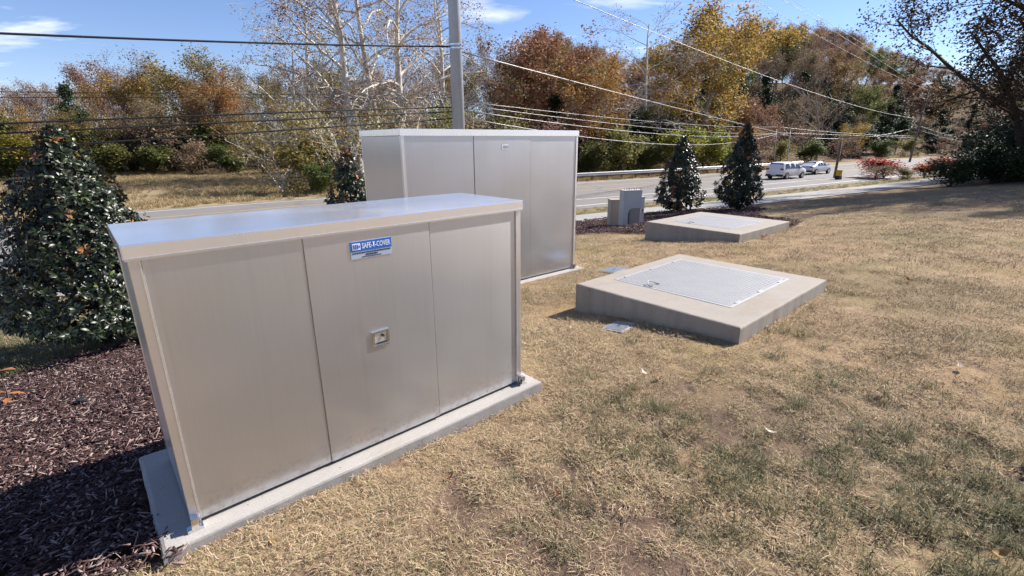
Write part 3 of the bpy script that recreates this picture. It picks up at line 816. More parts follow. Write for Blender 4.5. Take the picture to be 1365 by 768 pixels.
WIRES = [
    ('black', .034, 'cable_black', [(-15.55, 13.6, 4.4), (-9.72, 18.23, 4.88), (-2.7, 24.0, 5.67)], 'thick black cable running left from the band on the steel pole'),
    ('d1', .028, 'cable_black', [(-16.45, 13.69, 2.03), (-9.99, 17.97, 2.53), (-2.7, 24.0, 3.11)], 'black cable left of the steel pole, uppermost of the three low ones'),
    ('d2', .026, 'cable_black', [(-16.55, 13.7, 1.76), (-10.03, 17.95, 2.27), (-2.7, 24.0, 2.91)], 'black cable left of the steel pole, middle of the three low ones'),
    ('d3', .028, 'cable_black', [(-16.72, 13.71, 1.3), (-10.09, 17.93, 1.88), (-2.7, 24.0, 2.61)], 'black cable left of the steel pole, lowest of the three'),
    ('t1', .010, 'cable_black', [(-16.11, 13.66, 2.96), (-9.91, 18.04, 3.21), (-2.7, 24.0, 3.63)], 'thin dark wire before the left trees, upper of the thin pair'),
    ('t2', .009, 'cable_black', [(-16.17, 13.66, 2.79), (-9.93, 18.04, 3.09), (-2.7, 24.0, 3.5)], 'thin dark wire before the left trees, lower of the thin pair'),
    ('main', .032, 'cable_light', [(-2.2, 24.0, 5.45), (8.86, 36.04, 4.38), (36.62, 67.0, 2.2)], 'pale cable falling right from the steel pole band to the thin posts'),
    ('r1', .016, 'cable_light', [(-2.2, 24.0, 3.36), (11.69, 39.91, 2.91), (35.09, 67.0, 3.15)], 'pale low cable right of the steel pole, uppermost of four'),
    ('r2', .017, 'cable_light', [(-2.2, 24.0, 3.2), (9.78, 37.65, 2.53), (35.22, 67.0, 2.31)], 'pale low cable right of the steel pole, second of four'),
    ('r3', .022, 'cable_light', [(-2.2, 24.0, 2.97), (9.8, 37.65, 2.11), (35.21, 67.0, 2.35)], 'pale low cable right of the steel pole, third of four'),
    ('r4', .024, 'cable_light', [(-2.2, 24.0, 2.64), (10.14, 38.08, 1.36), (35.22, 67.0, 2.26)], 'pale low cable sagging deepest, behind the two clipped magnolias'),
    ('hi', .022, 'cable_light', [(-2.2, 24.0, 9.4), (10.87, 35.13, 7.79), (67.56, 85.0, 4.71)], 'long pale wire crossing before the golden tree towards the crossarm pole'),
    ('b', .016, 'cable_light', [(-2.2, 24.0, 14.63), (28.07, 50.54, 12.53), (67.78, 85.0, 9.2)], 'thin wire high over the hill, left of the high pair'),
    ('c', .016, 'cable_light', [(-2.2, 24.0, 15.1), (29.5, 51.14, 12.53), (69.6, 85.0, 9.2)], 'thin wire high over the hill, right of the high pair'),
    ('d', .014, 'cable_light', [(-2.2, 24.0, 14.15), (30.73, 52.06, 10.82), (68.7, 85.0, 9.0)], 'thin wire below the high pair, ending at the crossarm'),
    ('f1', .032, 'cable_light', [(35.22, 67.0, 2.26), (48.52, 74.42, 1.58), (68.1, 85.0, 3.41)], 'pale sagging cable from the thin posts up to the crossarm pole'),
    ('f2', .019, 'cable_light', [(35.09, 67.0, 3.15), (48.25, 74.24, 2.42), (68.1, 85.0, 1.97)], 'thin wire from the thin posts to the crossarm pole, upper one'),
    ('f3', .019, 'cable_light', [(35.2, 67.0, 2.4), (48.28, 74.2, 2.11), (68.1, 85.0, 1.61)], 'thin wire from the thin posts to the crossarm pole, lower one'),
    ('o1', .025, 'cable_light', [(68.2, 85.0, 3.52), (87.44, 97.5, 1.34), (106.54, 110.0, -0.24)], 'pale cable descending right from the crossarm pole, upper one'),
    ('o2', .020, 'cable_light', [(68.2, 85.0, 2.93), (87.62, 97.5, 0.65), (106.77, 110.0, -1.03)], 'pale cable descending right from the crossarm pole, lower one'),
]
for _, r, mt, P, lab in WIRES: wire('overhead_wire', P, r, mt, lab)

# far poles
def wood_pole(x, y, h, r, lean, label, arm=0, mat='wood_pole', zb=None):
    e = empty('utility_pole', (x, y, zg(x, y) if zb is None else zb), 0, label, 'pole')
    MB().tube([(0, 0, -.6), (lean * .5, 0, h * .5), (lean, 0, h)], [r, r * .9, r * .75], 10).build('shaft', mat, e, True)
    if arm:
        a = MB().box(-arm / 2, arm / 2, -.07, .07, -.09, .09, .01).build('crossarm', mat, e); a.location = (lean * .97, -.2, h - .35); a.rotation_euler = (0, 0, R(-25))
        for k in (-.42, 0, .42):
            MB().tube([(k * arm, 0, .09), (k * arm, 0, .3)], [.05, .035], 6).build('insulator', 'steel_dark', a)
    return e
wood_pole(68.2, 85.3, 11.6, .17, .5, 'dark wooden utility pole with crossarm behind the red bushes', 2.0, zb=-2.4)
wood_pole(33.5, 51.2, 3.6, .13, .05, 'short leaning brown post on the verge beside the yellow marker')
wood_pole(36.6, 69.2, 5.2, .06, -.4, 'thin grey post behind the guardrail above the white wagon', 0, 'pipe_grey')
wood_pole(38.4, 69.2, 5.0, .08, -.3, 'thin grey post behind the guardrail between the two cars', 0, 'pipe_grey')
x, y = 32.6, 49.2
e = empty('cable_marker', (x, y, zg(x, y)), R(30), 'squat yellow cable marker on the verge beside the leaning post', 'marker')
MB().box(-.28, .28, -.2, .2, -.1, .35, .04).build('base', 'black_rubber', e)
MB().box(-.25, .25, -.18, .18, .352, .85, .05).build('body', 'yellow_plastic', e)
MB().box(-.27, .27, -.2, .2, .852, .92, .02).build('cap', 'yellow_plastic', e)

# ------------------------------------------------------------------ guardrail along the far edge
def build_guardrail():
    e = empty('guardrail', (0, 0, 0), 0, 'galvanised guardrail on posts along the far side of the road', 'guardrail')
    q = -1.2
    P = FES + FEN * q
    seg = np.concatenate([[0], np.cumsum(np.linalg.norm(np.diff(P, axis=0), axis=1))])
    s0 = seg[np.argmin(np.hypot(P[:, 0] - 1, P[:, 1] - 45))]; s1 = seg[np.argmin(np.hypot(P[:, 0] - 43, P[:, 1] - 73))]
    ss = np.arange(s0, s1, 1.0)
    C = np.stack([np.interp(ss, seg, P[:, 0]), np.interp(ss, seg, P[:, 1])], 1)
    T = np.gradient(C, axis=0); T /= np.linalg.norm(T, axis=1)[:, None]; Nn = np.stack([T[:, 1], -T[:, 0]], 1)
    prof = [(0, .47), (.075, .52), (.075, .575), (.01, .615), (.01, .645), (.075, .685), (.075, .74), (0, .785)]
    V = []; F = []; n = len(prof)
    for i in range(len(C)):
        for a, z in prof: V.append((C[i, 0] + Nn[i, 0] * a, C[i, 1] + Nn[i, 1] * a, -2.3 + z))
    for i in range(len(C) - 1):
        for j in range(n - 1): F.append((i * n + j, i * n + j + 1, (i + 1) * n + j + 1, (i + 1) * n + j))
    me = bpy.data.meshes.new('rail'); me.from_pydata(V, [], F); me.update()
    o = obj('rail', me, 'guardrail_metal', e)
    md = o.modifiers.new('thick', 'SOLIDIFY'); md.thickness = .012
    pm = MB().box(-.07, .07, -.09, .09, -1.2, .72, .01).build('post', 'wood_pole', e)
    bm_ = MB().box(-.07, .07, -.2, -.092, .46, .76, .01).build('block', 'wood_pole', pm)
    first = True
    for i in range(0, len(C), 2):
        a = math.atan2(T[i, 1], T[i, 0])
        if first: p = pm; first = False
        else:
            p = pm.copy(); COL.objects.link(p); b = bm_.copy(); COL.objects.link(b); b.parent = p
        p.location = (C[i, 0] - Nn[i, 0] * .21, C[i, 1] - Nn[i, 1] * .21, -2.3); p.rotation_euler = (0, 0, a)
build_guardrail()

# ------------------------------------------------------------------ cars
def loft(sections, close=True):
    n = len(sections[0]); V = [p for s in sections for p in s]; F = []
    for i in range(len(sections) - 1):
        for j in range(n - 1): F.append((i * n + j, i * n + j + 1, (i + 1) * n + j + 1, (i + 1) * n + j))
    if close: F.append(tuple(range(n))); F.append(tuple(range((len(sections) - 1) * n + n - 1, (len(sections) - 1) * n - 1, -1)))
    return V, F
def car(loc, rz, L, W, H, st, paint, label, roofline, wheel_r, rear_glass):
    """x forward from the tail; roofline: (x, z of belt, z of roof, roof half width factor)"""
    e = empty('parked_car' if False else 'car', loc, rz, label, 'car', 'cars driving away on the road')
    hw = W / 2; secs = []
    for x, zb, zr, k, nar in roofline:
        w = hw * nar
        half = [(0, .26), (w * .86, .26), (w * .97, .38), (w, .62), (w * .985, zb), (w * k, zr - .05), (w * k * .82, zr), (0, zr + .015)]
        secs.append([(x, -y, z) for y, z in half[::-1]] + [(x, y, z) for y, z in half[1:]])
    V, F = loft(secs)
    b = MB().add(V, F).build('body', paint, e, True)
    md = b.modifiers.new('soft', 'SUBSURF'); md.levels = 1; md.render_levels = 2
    # side windows between the belt and the roof
    for s in (-1, 1):
        for x0, x1 in st['side']:
            q = []
            for x, top in ((x0, 0), (x1, 0), (x1 - st['rake'], 1), (x0 + .1, 1)):
                zb = np.interp(x, [r[0] for r in roofline], [r[1] for r in roofline]); zr = np.interp(x, [r[0] for r in roofline], [r[2] for r in roofline])
                k = np.interp(x, [r[0] for r in roofline], [r[3] for r in roofline])
                f_ = .82 if top else .08
                yy = hw * (.985 + (k - .985) * f_) + .012
                q.append((x, s * yy, zb + (zr - .05 - zb) * f_))
            q2 = [(x, y - s * .03, z) for x, y, z in q]
            MB().add(q + q2, [(0, 1, 2, 3), (7, 6, 5, 4), (0, 4, 5, 1), (1, 5, 6, 2), (2, 6, 7, 3), (3, 7, 4, 0)]).build('window', 'car_glass', e)
    (xa, za, ya), (xb, zb_, yb) = rear_glass
    q = [(xa, -ya, za), (xa, ya, za), (xb, yb, zb_), (xb, -yb, zb_)]; q2 = [(x + .05, y * .98, z - .02) for x, y, z in q]
    MB().add(q + q2, [(0, 3, 2, 1), (4, 5, 6, 7), (0, 1, 5, 4), (1, 2, 6, 5), (2, 3, 7, 6), (3, 0, 4, 7)]).build('rear_window', 'car_glass', e)
    MB().box(-.05, .30, -hw * .93, hw * .93, .27, .50, .04).build('rear_bumper', 'car_trim', e)
    MB().box(-.075, -.052, -.26, .26, .40, .53).build('number_plate', 'plate_white', e)
    for s in (-1, 1):
        y0, y1 = sorted((s * hw * .62, s * hw * .97))
        MB().box(st['tail'][0], st['tail'][0] + .12, y0, y1, st['tail'][1], st['tail'][1] + .18, .02).build('tail_light', 'car_lamp', e)
        MB().box(L * .66, L * .66 + .18, *sorted((s * hw * 1.0, s * (hw + .18))), st['belt'] + .02, st['belt'] + .16, .03).build('wing_mirror', paint, e)
        for xw in (st['axle'][0], st['axle'][1]):
            wz = MB().tube([(xw, s * (hw - .20), wheel_r), (xw, s * (hw + .012), wheel_r)], wheel_r, 20).build('wheel', 'black_rubber', e)
            MB().tube([(xw, s * (hw + .013), wheel_r), (xw, s * (hw + .022), wheel_r)], wheel_r * .66, 14).build('rim', 'wheel_metal', wz)
    return e
SUV = [(-.02, .80, .86, .9, .90), (.06, 1.00, 1.10, .90, .95), (.32, 1.02, 1.62, .80, .98), (.8, 1.02, 1.70, .80, 1.0), (2.3, 1.02, 1.69, .80, 1.0), (2.9, 1.02, 1.60, .80, 1.0), (3.6, 1.02, 1.10, .90, 1.0), (4.3, .92, .98, .92, .97), (4.62, .74, .80, .92, .88)]
SED = [(-.02, .74, .80, .9, .88), (.06, .94, 1.00, .92, .93), (.75, .96, 1.04, .90, .97), (1.35, .95, 1.40, .78, 1.0), (2.3, .95, 1.45, .78, 1.0), (2.75, .95, 1.38, .79, 1.0), (3.5, .95, 1.00, .9, 1.0), (4.3, .82, .87, .92, .96), (4.72, .66, .72, .92, .87)]
def on_road(x, q):
    i = np.argmin((FES[:, 0] + FEN[:, 0] * q - x) ** 2); return (x, FES[i, 1] + FEN[i, 1] * q + (x - FES[i, 0] - FEN[i, 0] * q) * FET[i, 1] / FET[i, 0]), math.atan2(FET[i, 1], FET[i, 0])
(p, a) = on_road(26.6, 8.4)
car((*p, -2.318), a, 4.62, 1.86, 1.7, dict(side=[(.5, 1.35), (1.42, 2.25), (2.32, 3.25)], rake=.28, tail=(.0, .92), belt=1.0, axle=(.85, 3.65)), 'car_white', 'white estate car driving away, nearer of the two on the road', SUV, .345, ((.10, 1.08, .70), (.335, 1.58, .62)))
(p, a) = on_road(33.4, 6.7)
car((*p, -2.318), a, 4.72, 1.82, 1.45, dict(side=[(1.25, 1.75), (1.82, 2.35), (2.42, 3.15)], rake=.25, tail=(-.02, .74), belt=.95, axle=(.95, 3.75)), 'car_silver', 'silver saloon car driving away, farther of the two on the road', SED, .325, ((.80, 1.03, .70), (1.36, 1.385, .60)))

# ------------------------------------------------------------------ trees
def tube_rings(P, rad, n):
    P = np.asarray(P); k = len(P)
    T = np.gradient(P, axis=0); T /= np.linalg.norm(T, axis=1)[:, None] + 1e-9
    ref = np.array([0.31, .17, .93]) if abs(T[0][2]) < .8 else np.array([1., .2, .1])
    A = np.cross(T, ref); A /= np.linalg.norm(A, axis=1)[:, None] + 1e-9
    B = np.cross(T, A)
    th = np.arange(n) * 2 * np.pi / n
    V = P[:, None, :] + (A[:, None, :] * np.cos(th)[None, :, None] + B[:, None, :] * np.sin(th)[None, :, None]) * np.asarray(rad)[:, None, None]
    i = np.arange(k - 1)[:, None] * n; j = np.arange(n)[None, :]; j2 = (j + 1) % n
    F = np.stack([i + j, i + j2, i + n + j2, i + n + j], -1).reshape(-1, 4)
    return V.reshape(-1, 3), F
class Tree:
    """skeleton grown branch by branch; wood as tapered tubes, foliage as many small faces"""
    def __init__(s, seed): s.r = np.random.default_rng(seed); s.V = []; s.F = []; s.n = 0; s.tips = []
    def limb(s, p, d, L, r, lev, P):
        nseg = P['seg'][lev]; rr = s.r
        pts = [np.array(p, float)]; d = np.array(d, float) / np.linalg.norm(d)
        for k in range(nseg):
            d = d + rr.normal(0, P['jit'][lev], 3) + np.array([0, 0, P['trop'][lev] * (1 + .5 * k / nseg)])
            d /= np.linalg.norm(d); pts.append(pts[-1] + d * L / nseg)
        pts = np.array(pts)
        tip = P['tip'][lev]
        rad = r * (1 - (1 - tip) * np.linspace(0, 1, nseg + 1) ** P.get('taper', .9))
        V, F = tube_rings(pts, np.maximum(rad, P['rmin']), P['sides'][lev])
        s.V.append(V); s.F.append(F + s.n); s.n += len(V)
        if lev >= P['leaflev']:
            for k in range(1, nseg + 1): s.tips.append((pts[k], d, lev))
        if lev + 1 < len(P['n']):
            nb = P['n'][lev]; nb = int(rr.integers(nb[0], nb[1] + 1))
            az0 = rr.uniform(0, 6.28)
            for b in range(nb):
                u = P['t0'][lev] + (1 - P['t0'][lev]) * ((b + rr.uniform(.1, .9)) / nb)
                f = u * nseg; i = min(int(f), nseg - 1); q = pts[i] + (pts[i + 1] - pts[i]) * (f - i)
                ax = pts[i + 1] - pts[i]; ax /= np.linalg.norm(ax)
                ang = R(rr.uniform(*P['ang'][lev])); az = az0 + b * 2.4 + rr.normal(0, .5)
                o1 = np.cross(ax, [.3, .5, .8]); o1 /= np.linalg.norm(o1); o2 = np.cross(ax, o1)
                dd = ax * math.cos(ang) + (o1 * math.cos(az) + o2 * math.sin(az)) * math.sin(ang)
                shape = P['shape'](u) if lev == 0 else (1 - .45 * u)
                s.limb(q, dd, L * P['ratio'][lev] * shape * rr.uniform(.75, 1.2), max(rad[i] * P['rr'][lev], P['rmin']), lev + 1, P)
    def wood(s): return np_mesh('trunk', np.concatenate(s.V), np.concatenate(s.F))
    def leaves(s, count, size, spread, flat=.5, droop=0.0):
        rr = s.r
        T = np.array([t[0] for t in s.tips])
        cl = np.floor(T / 1.1).astype(int); _, inv = np.unique(cl, axis=0, return_inverse=True); inv = inv.ravel()
        wgt = rr.gamma(.8, 1.0, inv.max() + 1)[inv] + .08; idx = rr.choice(len(T), count, p=wgt / wgt.sum())
        C = T[idx] + rr.normal(0, spread, (count, 3)); C[:, 2] -= np.abs(rr.normal(0, droop, count)) if droop else 0
        return leaf_quads(C, size, rr, flat)
def leaf_quads(C, size, rr, flat=.5):
    n = len(C)
    N = rr.normal(0, 1, (n, 3)); N[:, 2] += flat * np.sign(N[:, 2]) * 1.2; N /= np.linalg.norm(N, axis=1)[:, None]
    A = np.cross(N, rr.normal(0, 1, (n, 3))); A /= np.linalg.norm(A, axis=1)[:, None] + 1e-9
    B = np.cross(N, A)
    sz = size * rr.uniform(.55, 1.35, n)[:, None]
    fold = N * sz * .18
    V = np.stack([C - A * sz * .5, C - B * sz * .34 + fold, C + A * sz * .55, C + B * sz * .34 + fold], 1).reshape(-1, 3)
    k = np.arange(n)[:, None] * 4
    F = np.concatenate([k + np.array([[0, 1, 2]]), k + np.array([[0, 2, 3]])], 0)
    return np_mesh('crown', V, F)

round_shape = lambda u: .55 + .9 * math.sin(math.pi * min(1, max(0, (u - .12) / .95))) * (1 - .35 * u)
vase_shape = lambda u: 1.15 - .5 * u
cone_shape = lambda u: 1.1 * (1.02 - u)
P_ROUND = dict(seg=[8, 5, 4, 3], jit=[.05, .10, .16, .2], trop=[.04, .05, .03, .02], tip=[.25, .3, .35, .4], sides=[8, 5, 4, 3], rmin=.012, leaflev=2, n=[(13, 16), (5, 7), (4, 6)], t0=[.16, .25, .2], ang=[(40, 70), (30, 60), (25, 60)], ratio=[.46, .5, .5], rr=[.5, .55, .6], shape=round_shape)
P_VASE = dict(P_ROUND, n=[(9, 12), (6, 8), (5, 7), (3, 4)], seg=[7, 5, 4, 3, 3], jit=[.06, .07, .09, .12, .15], trop=[.03, .06, .05, .04, .03], tip=[.2, .25, .3, .35, .4], sides=[7, 5, 4, 3, 3], ang=[(25, 48), (18, 42), (18, 40), (18, 40)], ratio=[.55, .5, .48, .5], t0=[.22, .2, .2, .2], rr=[.5, .5, .5, .55], shape=vase_shape, rmin=.009)
P_SYC = dict(seg=[10, 9, 6, 4, 3], jit=[.045, .13, .18, .2, .2], trop=[.05, -.05, -.01, .02, .02], tip=[.22, .25, .3, .35, .5], sides=[9, 6, 5, 3, 3], rmin=.014, leaflev=3, n=[(15, 18), (6, 8), (5, 6), (3, 4)], t0=[.16, .2, .2, .2], ang=[(42, 80), (30, 65), (28, 60), (25, 60)], ratio=[.33, .45, .5, .5], rr=[.5, .55, .5, .55], shape=lambda u: .85 + .5 * math.sin(math.pi * u), taper=.85)
P_CONE = dict(P_ROUND, n=[(30, 34), (5, 7)], seg=[9, 5, 3], jit=[.02, .08, .15], trop=[.03, .01, .0], tip=[.1, .25, .3], sides=[7, 4, 3], leaflev=1, t0=[.12, .25], ang=[(65, 85), (35, 60)], ratio=[.34, .4], rr=[.35, .5], shape=cone_shape)
P_BUSH = dict(P_ROUND, n=[(7, 9), (5, 6), (3, 5)], seg=[4, 5, 4, 3], jit=[.1, .14, .2, .2], trop=[.05, .06, .05, .02], t0=[.05, .15, .2], ang=[(20, 62), (25, 55), (25, 60)], ratio=[.85, .5, .5], rr=[.6, .55, .6], shape=lambda u: 1.2 - .5 * u, leaflev=1)
P_SCRUB = dict(P_VASE, n=[(9, 11), (6, 7), (4, 6)], seg=[4, 5, 4, 3], jit=[.12, .12, .16, .2], trop=[.05, .03, .03, .02], t0=[.03, .1, .15], ang=[(15, 60), (20, 55), (25, 60)], ratio=[.9, .55, .5], rr=[.6, .5, .5], leaflev=2, rmin=.010)

PROTO = {}
def proto(key, seed, Hh, r, P, bark_, leafmat, count, size, spread, flat=.4, droop=0):
    t_ = Tree(seed)
    t_.limb((0, 0, -.3), (0, 0, 1), Hh * (.62 if P in (P_BUSH, P_SCRUB) else .9) , r, 0, P)
    w = t_.wood(); w.materials.append(M[bark_])
    zmax = max(float(np.max(v[:, 2])) for v in t_.V)
    c = None
    if count:
        c = t_.leaves(count, size, spread, flat, droop); c.materials.append(M[leafmat])
    allv = np.concatenate(t_.V); rad = float(np.percentile(np.hypot(allv[:, 0], allv[:, 1]), 97))
    PROTO[key] = (w, c, zmax, rad)
def plant(key, x, y, h, name, label, cat, group=None, rz=None, z=None, wide=1.0, lean=0):
    w, c, zmax, rad = PROTO[key]
    s = h / zmax
    e = empty(name, (x, y, (zg(x, y) if z is None else z)), rng.uniform(0, 6.28) if rz is None else rz, label, cat, group)
    e.scale = (s * wide, s * wide, s); e.rotation_euler.x = lean
    COL_o = bpy.data.objects.new('trunk', w); link(COL_o, e)
    if c is not None:
        o = bpy.data.objects.new('crown', c); link(o, e); o['kind'] = 'stuff'
    return e
proto('rust1', 11, 14, .26, P_ROUND, 'bark_brown', 'leaf_rust', 15000, .27, .50)
proto('rust2', 12, 14, .26, P_ROUND, 'bark_brown', 'leaf_rust', 12000, .27, .55)
proto('gold1', 13, 15, .28, P_ROUND, 'bark_grey', 'leaf_gold', 15000, .27, .55)
proto('gold2', 14, 14, .26, P_ROUND, 'bark_grey', 'leaf_gold', 10000, .25, .5)
proto('brown1', 15, 14, .26, P_ROUND, 'bark_grey', 'leaf_brown', 12000, .24, .5)
proto('brown2', 16, 14, .24, P_VASE, 'bark_grey', 'leaf_brown', 7000, .18, .4)
proto('bare1', 17, 13, .24, P_VASE, 'bark_grey', 'leaf_brown', 900, .16, .3)
proto('bare2', 18, 13, .24, P_VASE, 'bark_brown', 'leaf_rust', 2400, .15, .3)
proto('olive1', 19, 14, .26, P_ROUND, 'bark_grey', 'leaf_olive', 12000, .24, .5)
proto('pine1', 20, 14, .25, P_CONE, 'bark_dark', 'leaf_pine', 14000, .26, .32)
proto('green1', 21, 12, .24, P_ROUND, 'bark_dark', 'leaf_green', 14000, .27, .5)
proto('syc1', 22, 26, .58, P_SYC, 'bark_sycamore', 'leaf_brown', 3600, .22, .4)
proto('syc2', 23, 25, .52, P_SYC, 'bark_sycamore', 'leaf_gold', 2600, .22, .4)
proto('syc3', 24, 20, .30, P_SYC, 'bark_pale', 'leaf_brown', 900, .2, .4)
proto('bush_green', 31, 4.2, .08, P_BUSH, 'bark_brown', 'leaf_green', 6000, .17, .26)
proto('bush_yellow', 32, 4.5, .08, P_BUSH, 'bark_brown', 'leaf_yellowgreen', 6000, .17, .28)
proto('bush_olive', 33, 4.5, .08, P_BUSH, 'bark_brown', 'leaf_olive', 4500, .16, .28)
proto('bush_brown', 34, 4.0, .07, P_SCRUB, 'bark_brown', 'leaf_brown', 2500, .13, .25)
proto('bush_red', 35, 2.4, .05, P_SCRUB, 'bark_brown', 'leaf_red', 3200, .13, .2)
proto('scrub', 36, 5.0, .07, P_SCRUB, 'bark_pale', 'leaf_olive', 1200, .13, .3)
proto('dark1', 37, 17, .42, dict(P_ROUND, n=[(10, 12), (7, 9), (5, 7), (2, 3)], seg=[8, 7, 5, 4, 3], jit=[.07, .12, .16, .2, .2], trop=[.04, .03, .03, .02, .02], tip=[.3, .3, .3, .4, .5], sides=[9, 6, 5, 3, 3], t0=[.10, .2, .2, .2], ang=[(28, 70), (28, 60), (25, 60), (25, 60)], ratio=[.62, .48, .45, .45], rr=[.55, .5, .5, .5], leaflev=3, shape=vase_shape), 'bark_dark', 'leaf_shade', 26000, .17, .42)
proto('dark_bush', 38, 3.6, .08, P_BUSH, 'bark_dark', 'leaf_pine', 6500, .16, .28)

# skyline seen from the lawn: (X/Y, rise per metre of distance) taken as a guide for how tall the stands grow
SKY = np.array([(-1.024, 0.096), (-0.979, 0.102), (-0.887, 0.121), (-0.777, 0.155), (-0.681, 0.146), (-0.621, 0.155), (-0.54, 0.145), (-0.478, 0.131), (-0.323, 0.150), (-0.112, 0.160), (0.014, 0.175), (0.084, 0.18), (0.169, 0.16), (0.227, 0.139), (0.279, 0.16), (0.346, 0.18), (0.446, 0.195), (0.503, 0.195), (0.559, 0.197), (0.602, 0.188), (0.662, 0.171), (0.737, 0.149), (0.815, 0.122), (0.892, 0.102), (1.04, 0.087), (1.3, .08)])
def cap_h(x, y, f=1.0):
    return max(3.0, (CAMZ + f * np.interp(x / y, SKY[:, 0], SKY[:, 1]) * y) - zg(x, y))
rt = random.Random(5)
def ray_at(k, q):
    """point on the line X = k*Y whose offset from the road's far edge is q"""
    ys = np.linspace(15, 420, 1600); d = qdist(k * ys, ys); i = int(np.argmin(np.abs(d - q))); return k * ys[i], ys[i]

HD = {'rust': 'rust-red leaved tree', 'gold': 'golden leaved tree', 'brown': 'brown leaved tree', 'bare': 'nearly bare twiggy tree', 'pine': 'dark conical evergreen', 'green': 'dull green round-crowned tree', 'olive': 'olive leaved tree'}
def zone(x, y, side):
    k = x / y; q = float(qdist(x, y)[0])
    if side == 'hill':
        row = 'foot' if q > -22 else 'lower slope' if q > -36 else 'middle slope' if q > -52 else 'upper slope' if q > -70 else 'crest'
        zn = 'behind the rust-orange tree' if k < .25 else 'behind the golden tree' if k < .48 else 'above the two cars' if k < .66 else 'above the red bushes' if k < .85 else 'behind the dark tree'
        return 'on the hill %s %s' % (row, zn)
    row = 'front' if q > -51 else 'middle' if q > -62 else 'back'
    zn = 'behind the big magnolia' if k < -.8 else 'behind the dry field' if k < -.5 else 'left of the sycamores' if k < -.33 else 'behind the sycamores' if k < -.12 else 'beside the steel pole'
    return 'at the wood %s %s' % (row, zn)
def forest(key, x, y, h, side, wide=1.0):
    kind = key.rstrip('0123456789')
    zn = zone(x, y, side); lab = HD[kind] + ' ' + zn
    nm = {'bare': 'bare_tree', 'pine': 'evergreen_tree'}.get(kind, 'autumn_tree' if kind != 'green' else 'green_tree')
    return plant(key, x, y, h, nm, lab, 'tree', '%s trees %s' % (kind, zn), wide=wide)
# hillside on the right, row behind row
rows = [(-16, .42, .085, ['brown1', 'pine1', 'bare2', 'green1', 'rust2', 'pine1']), (-28, .62, .066, ['pine1', 'brown1', 'rust2', 'green1', 'pine1']), (-43, .82, .056, ['pine1', 'rust2', 'brown1', 'rust1', 'green1', 'rust1']), (-60, .95, .045, ['rust1', 'gold2', 'brown1', 'green1', 'rust2', 'rust1']), (-80, 1.06, .036, ['rust1', 'rust2', 'gold1', 'rust1', 'brown1', 'rust2']), (-100, 1.06, .036, ['rust1', 'brown1', 'rust2', 'brown1'])]
for q, f, dk, keys in rows:
    k = .02 + rt.uniform(0, dk)
    while k < 1.30:
        kk = k + rt.uniform(-.3, .3) * dk
        x, y = ray_at(kk, q + rt.uniform(-4, 4))
        if y > 25:
            h = min(cap_h(x, y, f * rt.uniform(.93, 1.07)), 22)
            key = rt.choice(keys)
            if kk > .62 and q > -50 and key in ('bare1', 'brown2', 'brown1'): key = rt.choice(['pine1', 'brown1', 'rust2'])
            forest(key, x, y, h, 'hill', 1.0 if h > 11 else 1.25)
        k += dk
# wood beyond the field on the left
rows = [(-46, .62, .075, ['brown2', 'bare1', 'bare1', 'olive1', 'bare2', 'brown1']), (-56, .84, .07, ['bare1', 'brown2', 'bare2', 'bare1', 'brown2', 'gold2', 'bare1']), (-68, 1.0, .062, ['bare2', 'rust2', 'bare1', 'brown2', 'olive1', 'bare1', 'brown2']), (-88, 1.0, .055, ['brown1', 'brown2', 'bare2', 'brown2'])]
for q, f, dk, keys in rows:
    k = -1.16 + rt.uniform(0, dk)
    while k < .06:
        kk = k + rt.uniform(-.3, .3) * dk
        qq = q + rt.uniform(-4, 4)
        if kk > -.36: qq += 24 * min(1, (kk + .36) / .2)
        x, y = ray_at(kk, qq)
        h = min(cap_h(x, y, f * rt.uniform(.86, 1.05)), 21)
        forest(rt.choice(keys), x, y, h, 'left', 1.0)
        k += dk
# undergrowth filling the stands
UG = {'dark_bush': 'dark evergreen undergrowth', 'bush_brown': 'brown undergrowth', 'bush_olive': 'olive undergrowth', 'bush_green': 'green undergrowth', 'scrub': 'pale twiggy undergrowth'}
for q, dk, k0, k1 in ((-13, .075, .04, 1.25), (-24, .07, .0, 1.25), (-38, .065, .0, 1.25), (-52, .06, .0, 1.25), (-49, .055, -1.15, -.4), (-60, .05, -1.15, .05), (-76, .045, -1.15, .1), (-30, .06, -.38, .02)):
    k = k0 + rt.uniform(0, dk)
    while k < k1:
        x, y = ray_at(k + rt.uniform(-.3, .3) * dk, q + rt.uniform(-3, 3)); key = rt.choice(['bush_brown', 'bush_olive', 'bush_brown', 'bush_green', 'bush_brown', 'scrub'] if k1 < 1 else ['dark_bush', 'bush_brown', 'bush_brown', 'bush_brown', 'dark_bush'])
        zn = zone(x, y, 'hill' if k1 > 1 else 'left')
        plant(key, x, y, rt.uniform(4.5, 7.5), 'undergrowth_bush', UG[key] + ' ' + zn, 'bush', UG[key] + ' ' + zn, wide=rt.uniform(1.2, 1.7))
        k += dk
def feature(key, k, q, h, name, label, cat='tree', wide=1.0, group=None, rz=None, lean=0):
    x, y = ray_at(k, q)
    return plant(key, x, y, h, name, label, cat, group, wide=wide, rz=rz, lean=lean)
def top_h(k, q, slope):
    x, y = ray_at(k, q); return CAMZ + slope * y - zg(x, y)
feature('olive1', -.621, -54, top_h(-.621, -54, .172), 'autumn_tree', 'big olive and gold crowned tree left of the sycamores', wide=1.15)
feature('bare2', -.75, -50, top_h(-.75, -50, .175), 'bare_tree', 'fan-shaped purplish bare tree rising over the left wood')
feature('gold2', -.56, -50, top_h(-.56, -50, .13), 'autumn_tree', 'small gold-brown tree below the big olive crown')
feature('pine1', -.857, -46, top_h(-.857, -46, .105), 'green_tree', 'dark green tree at the left end of the field wood')
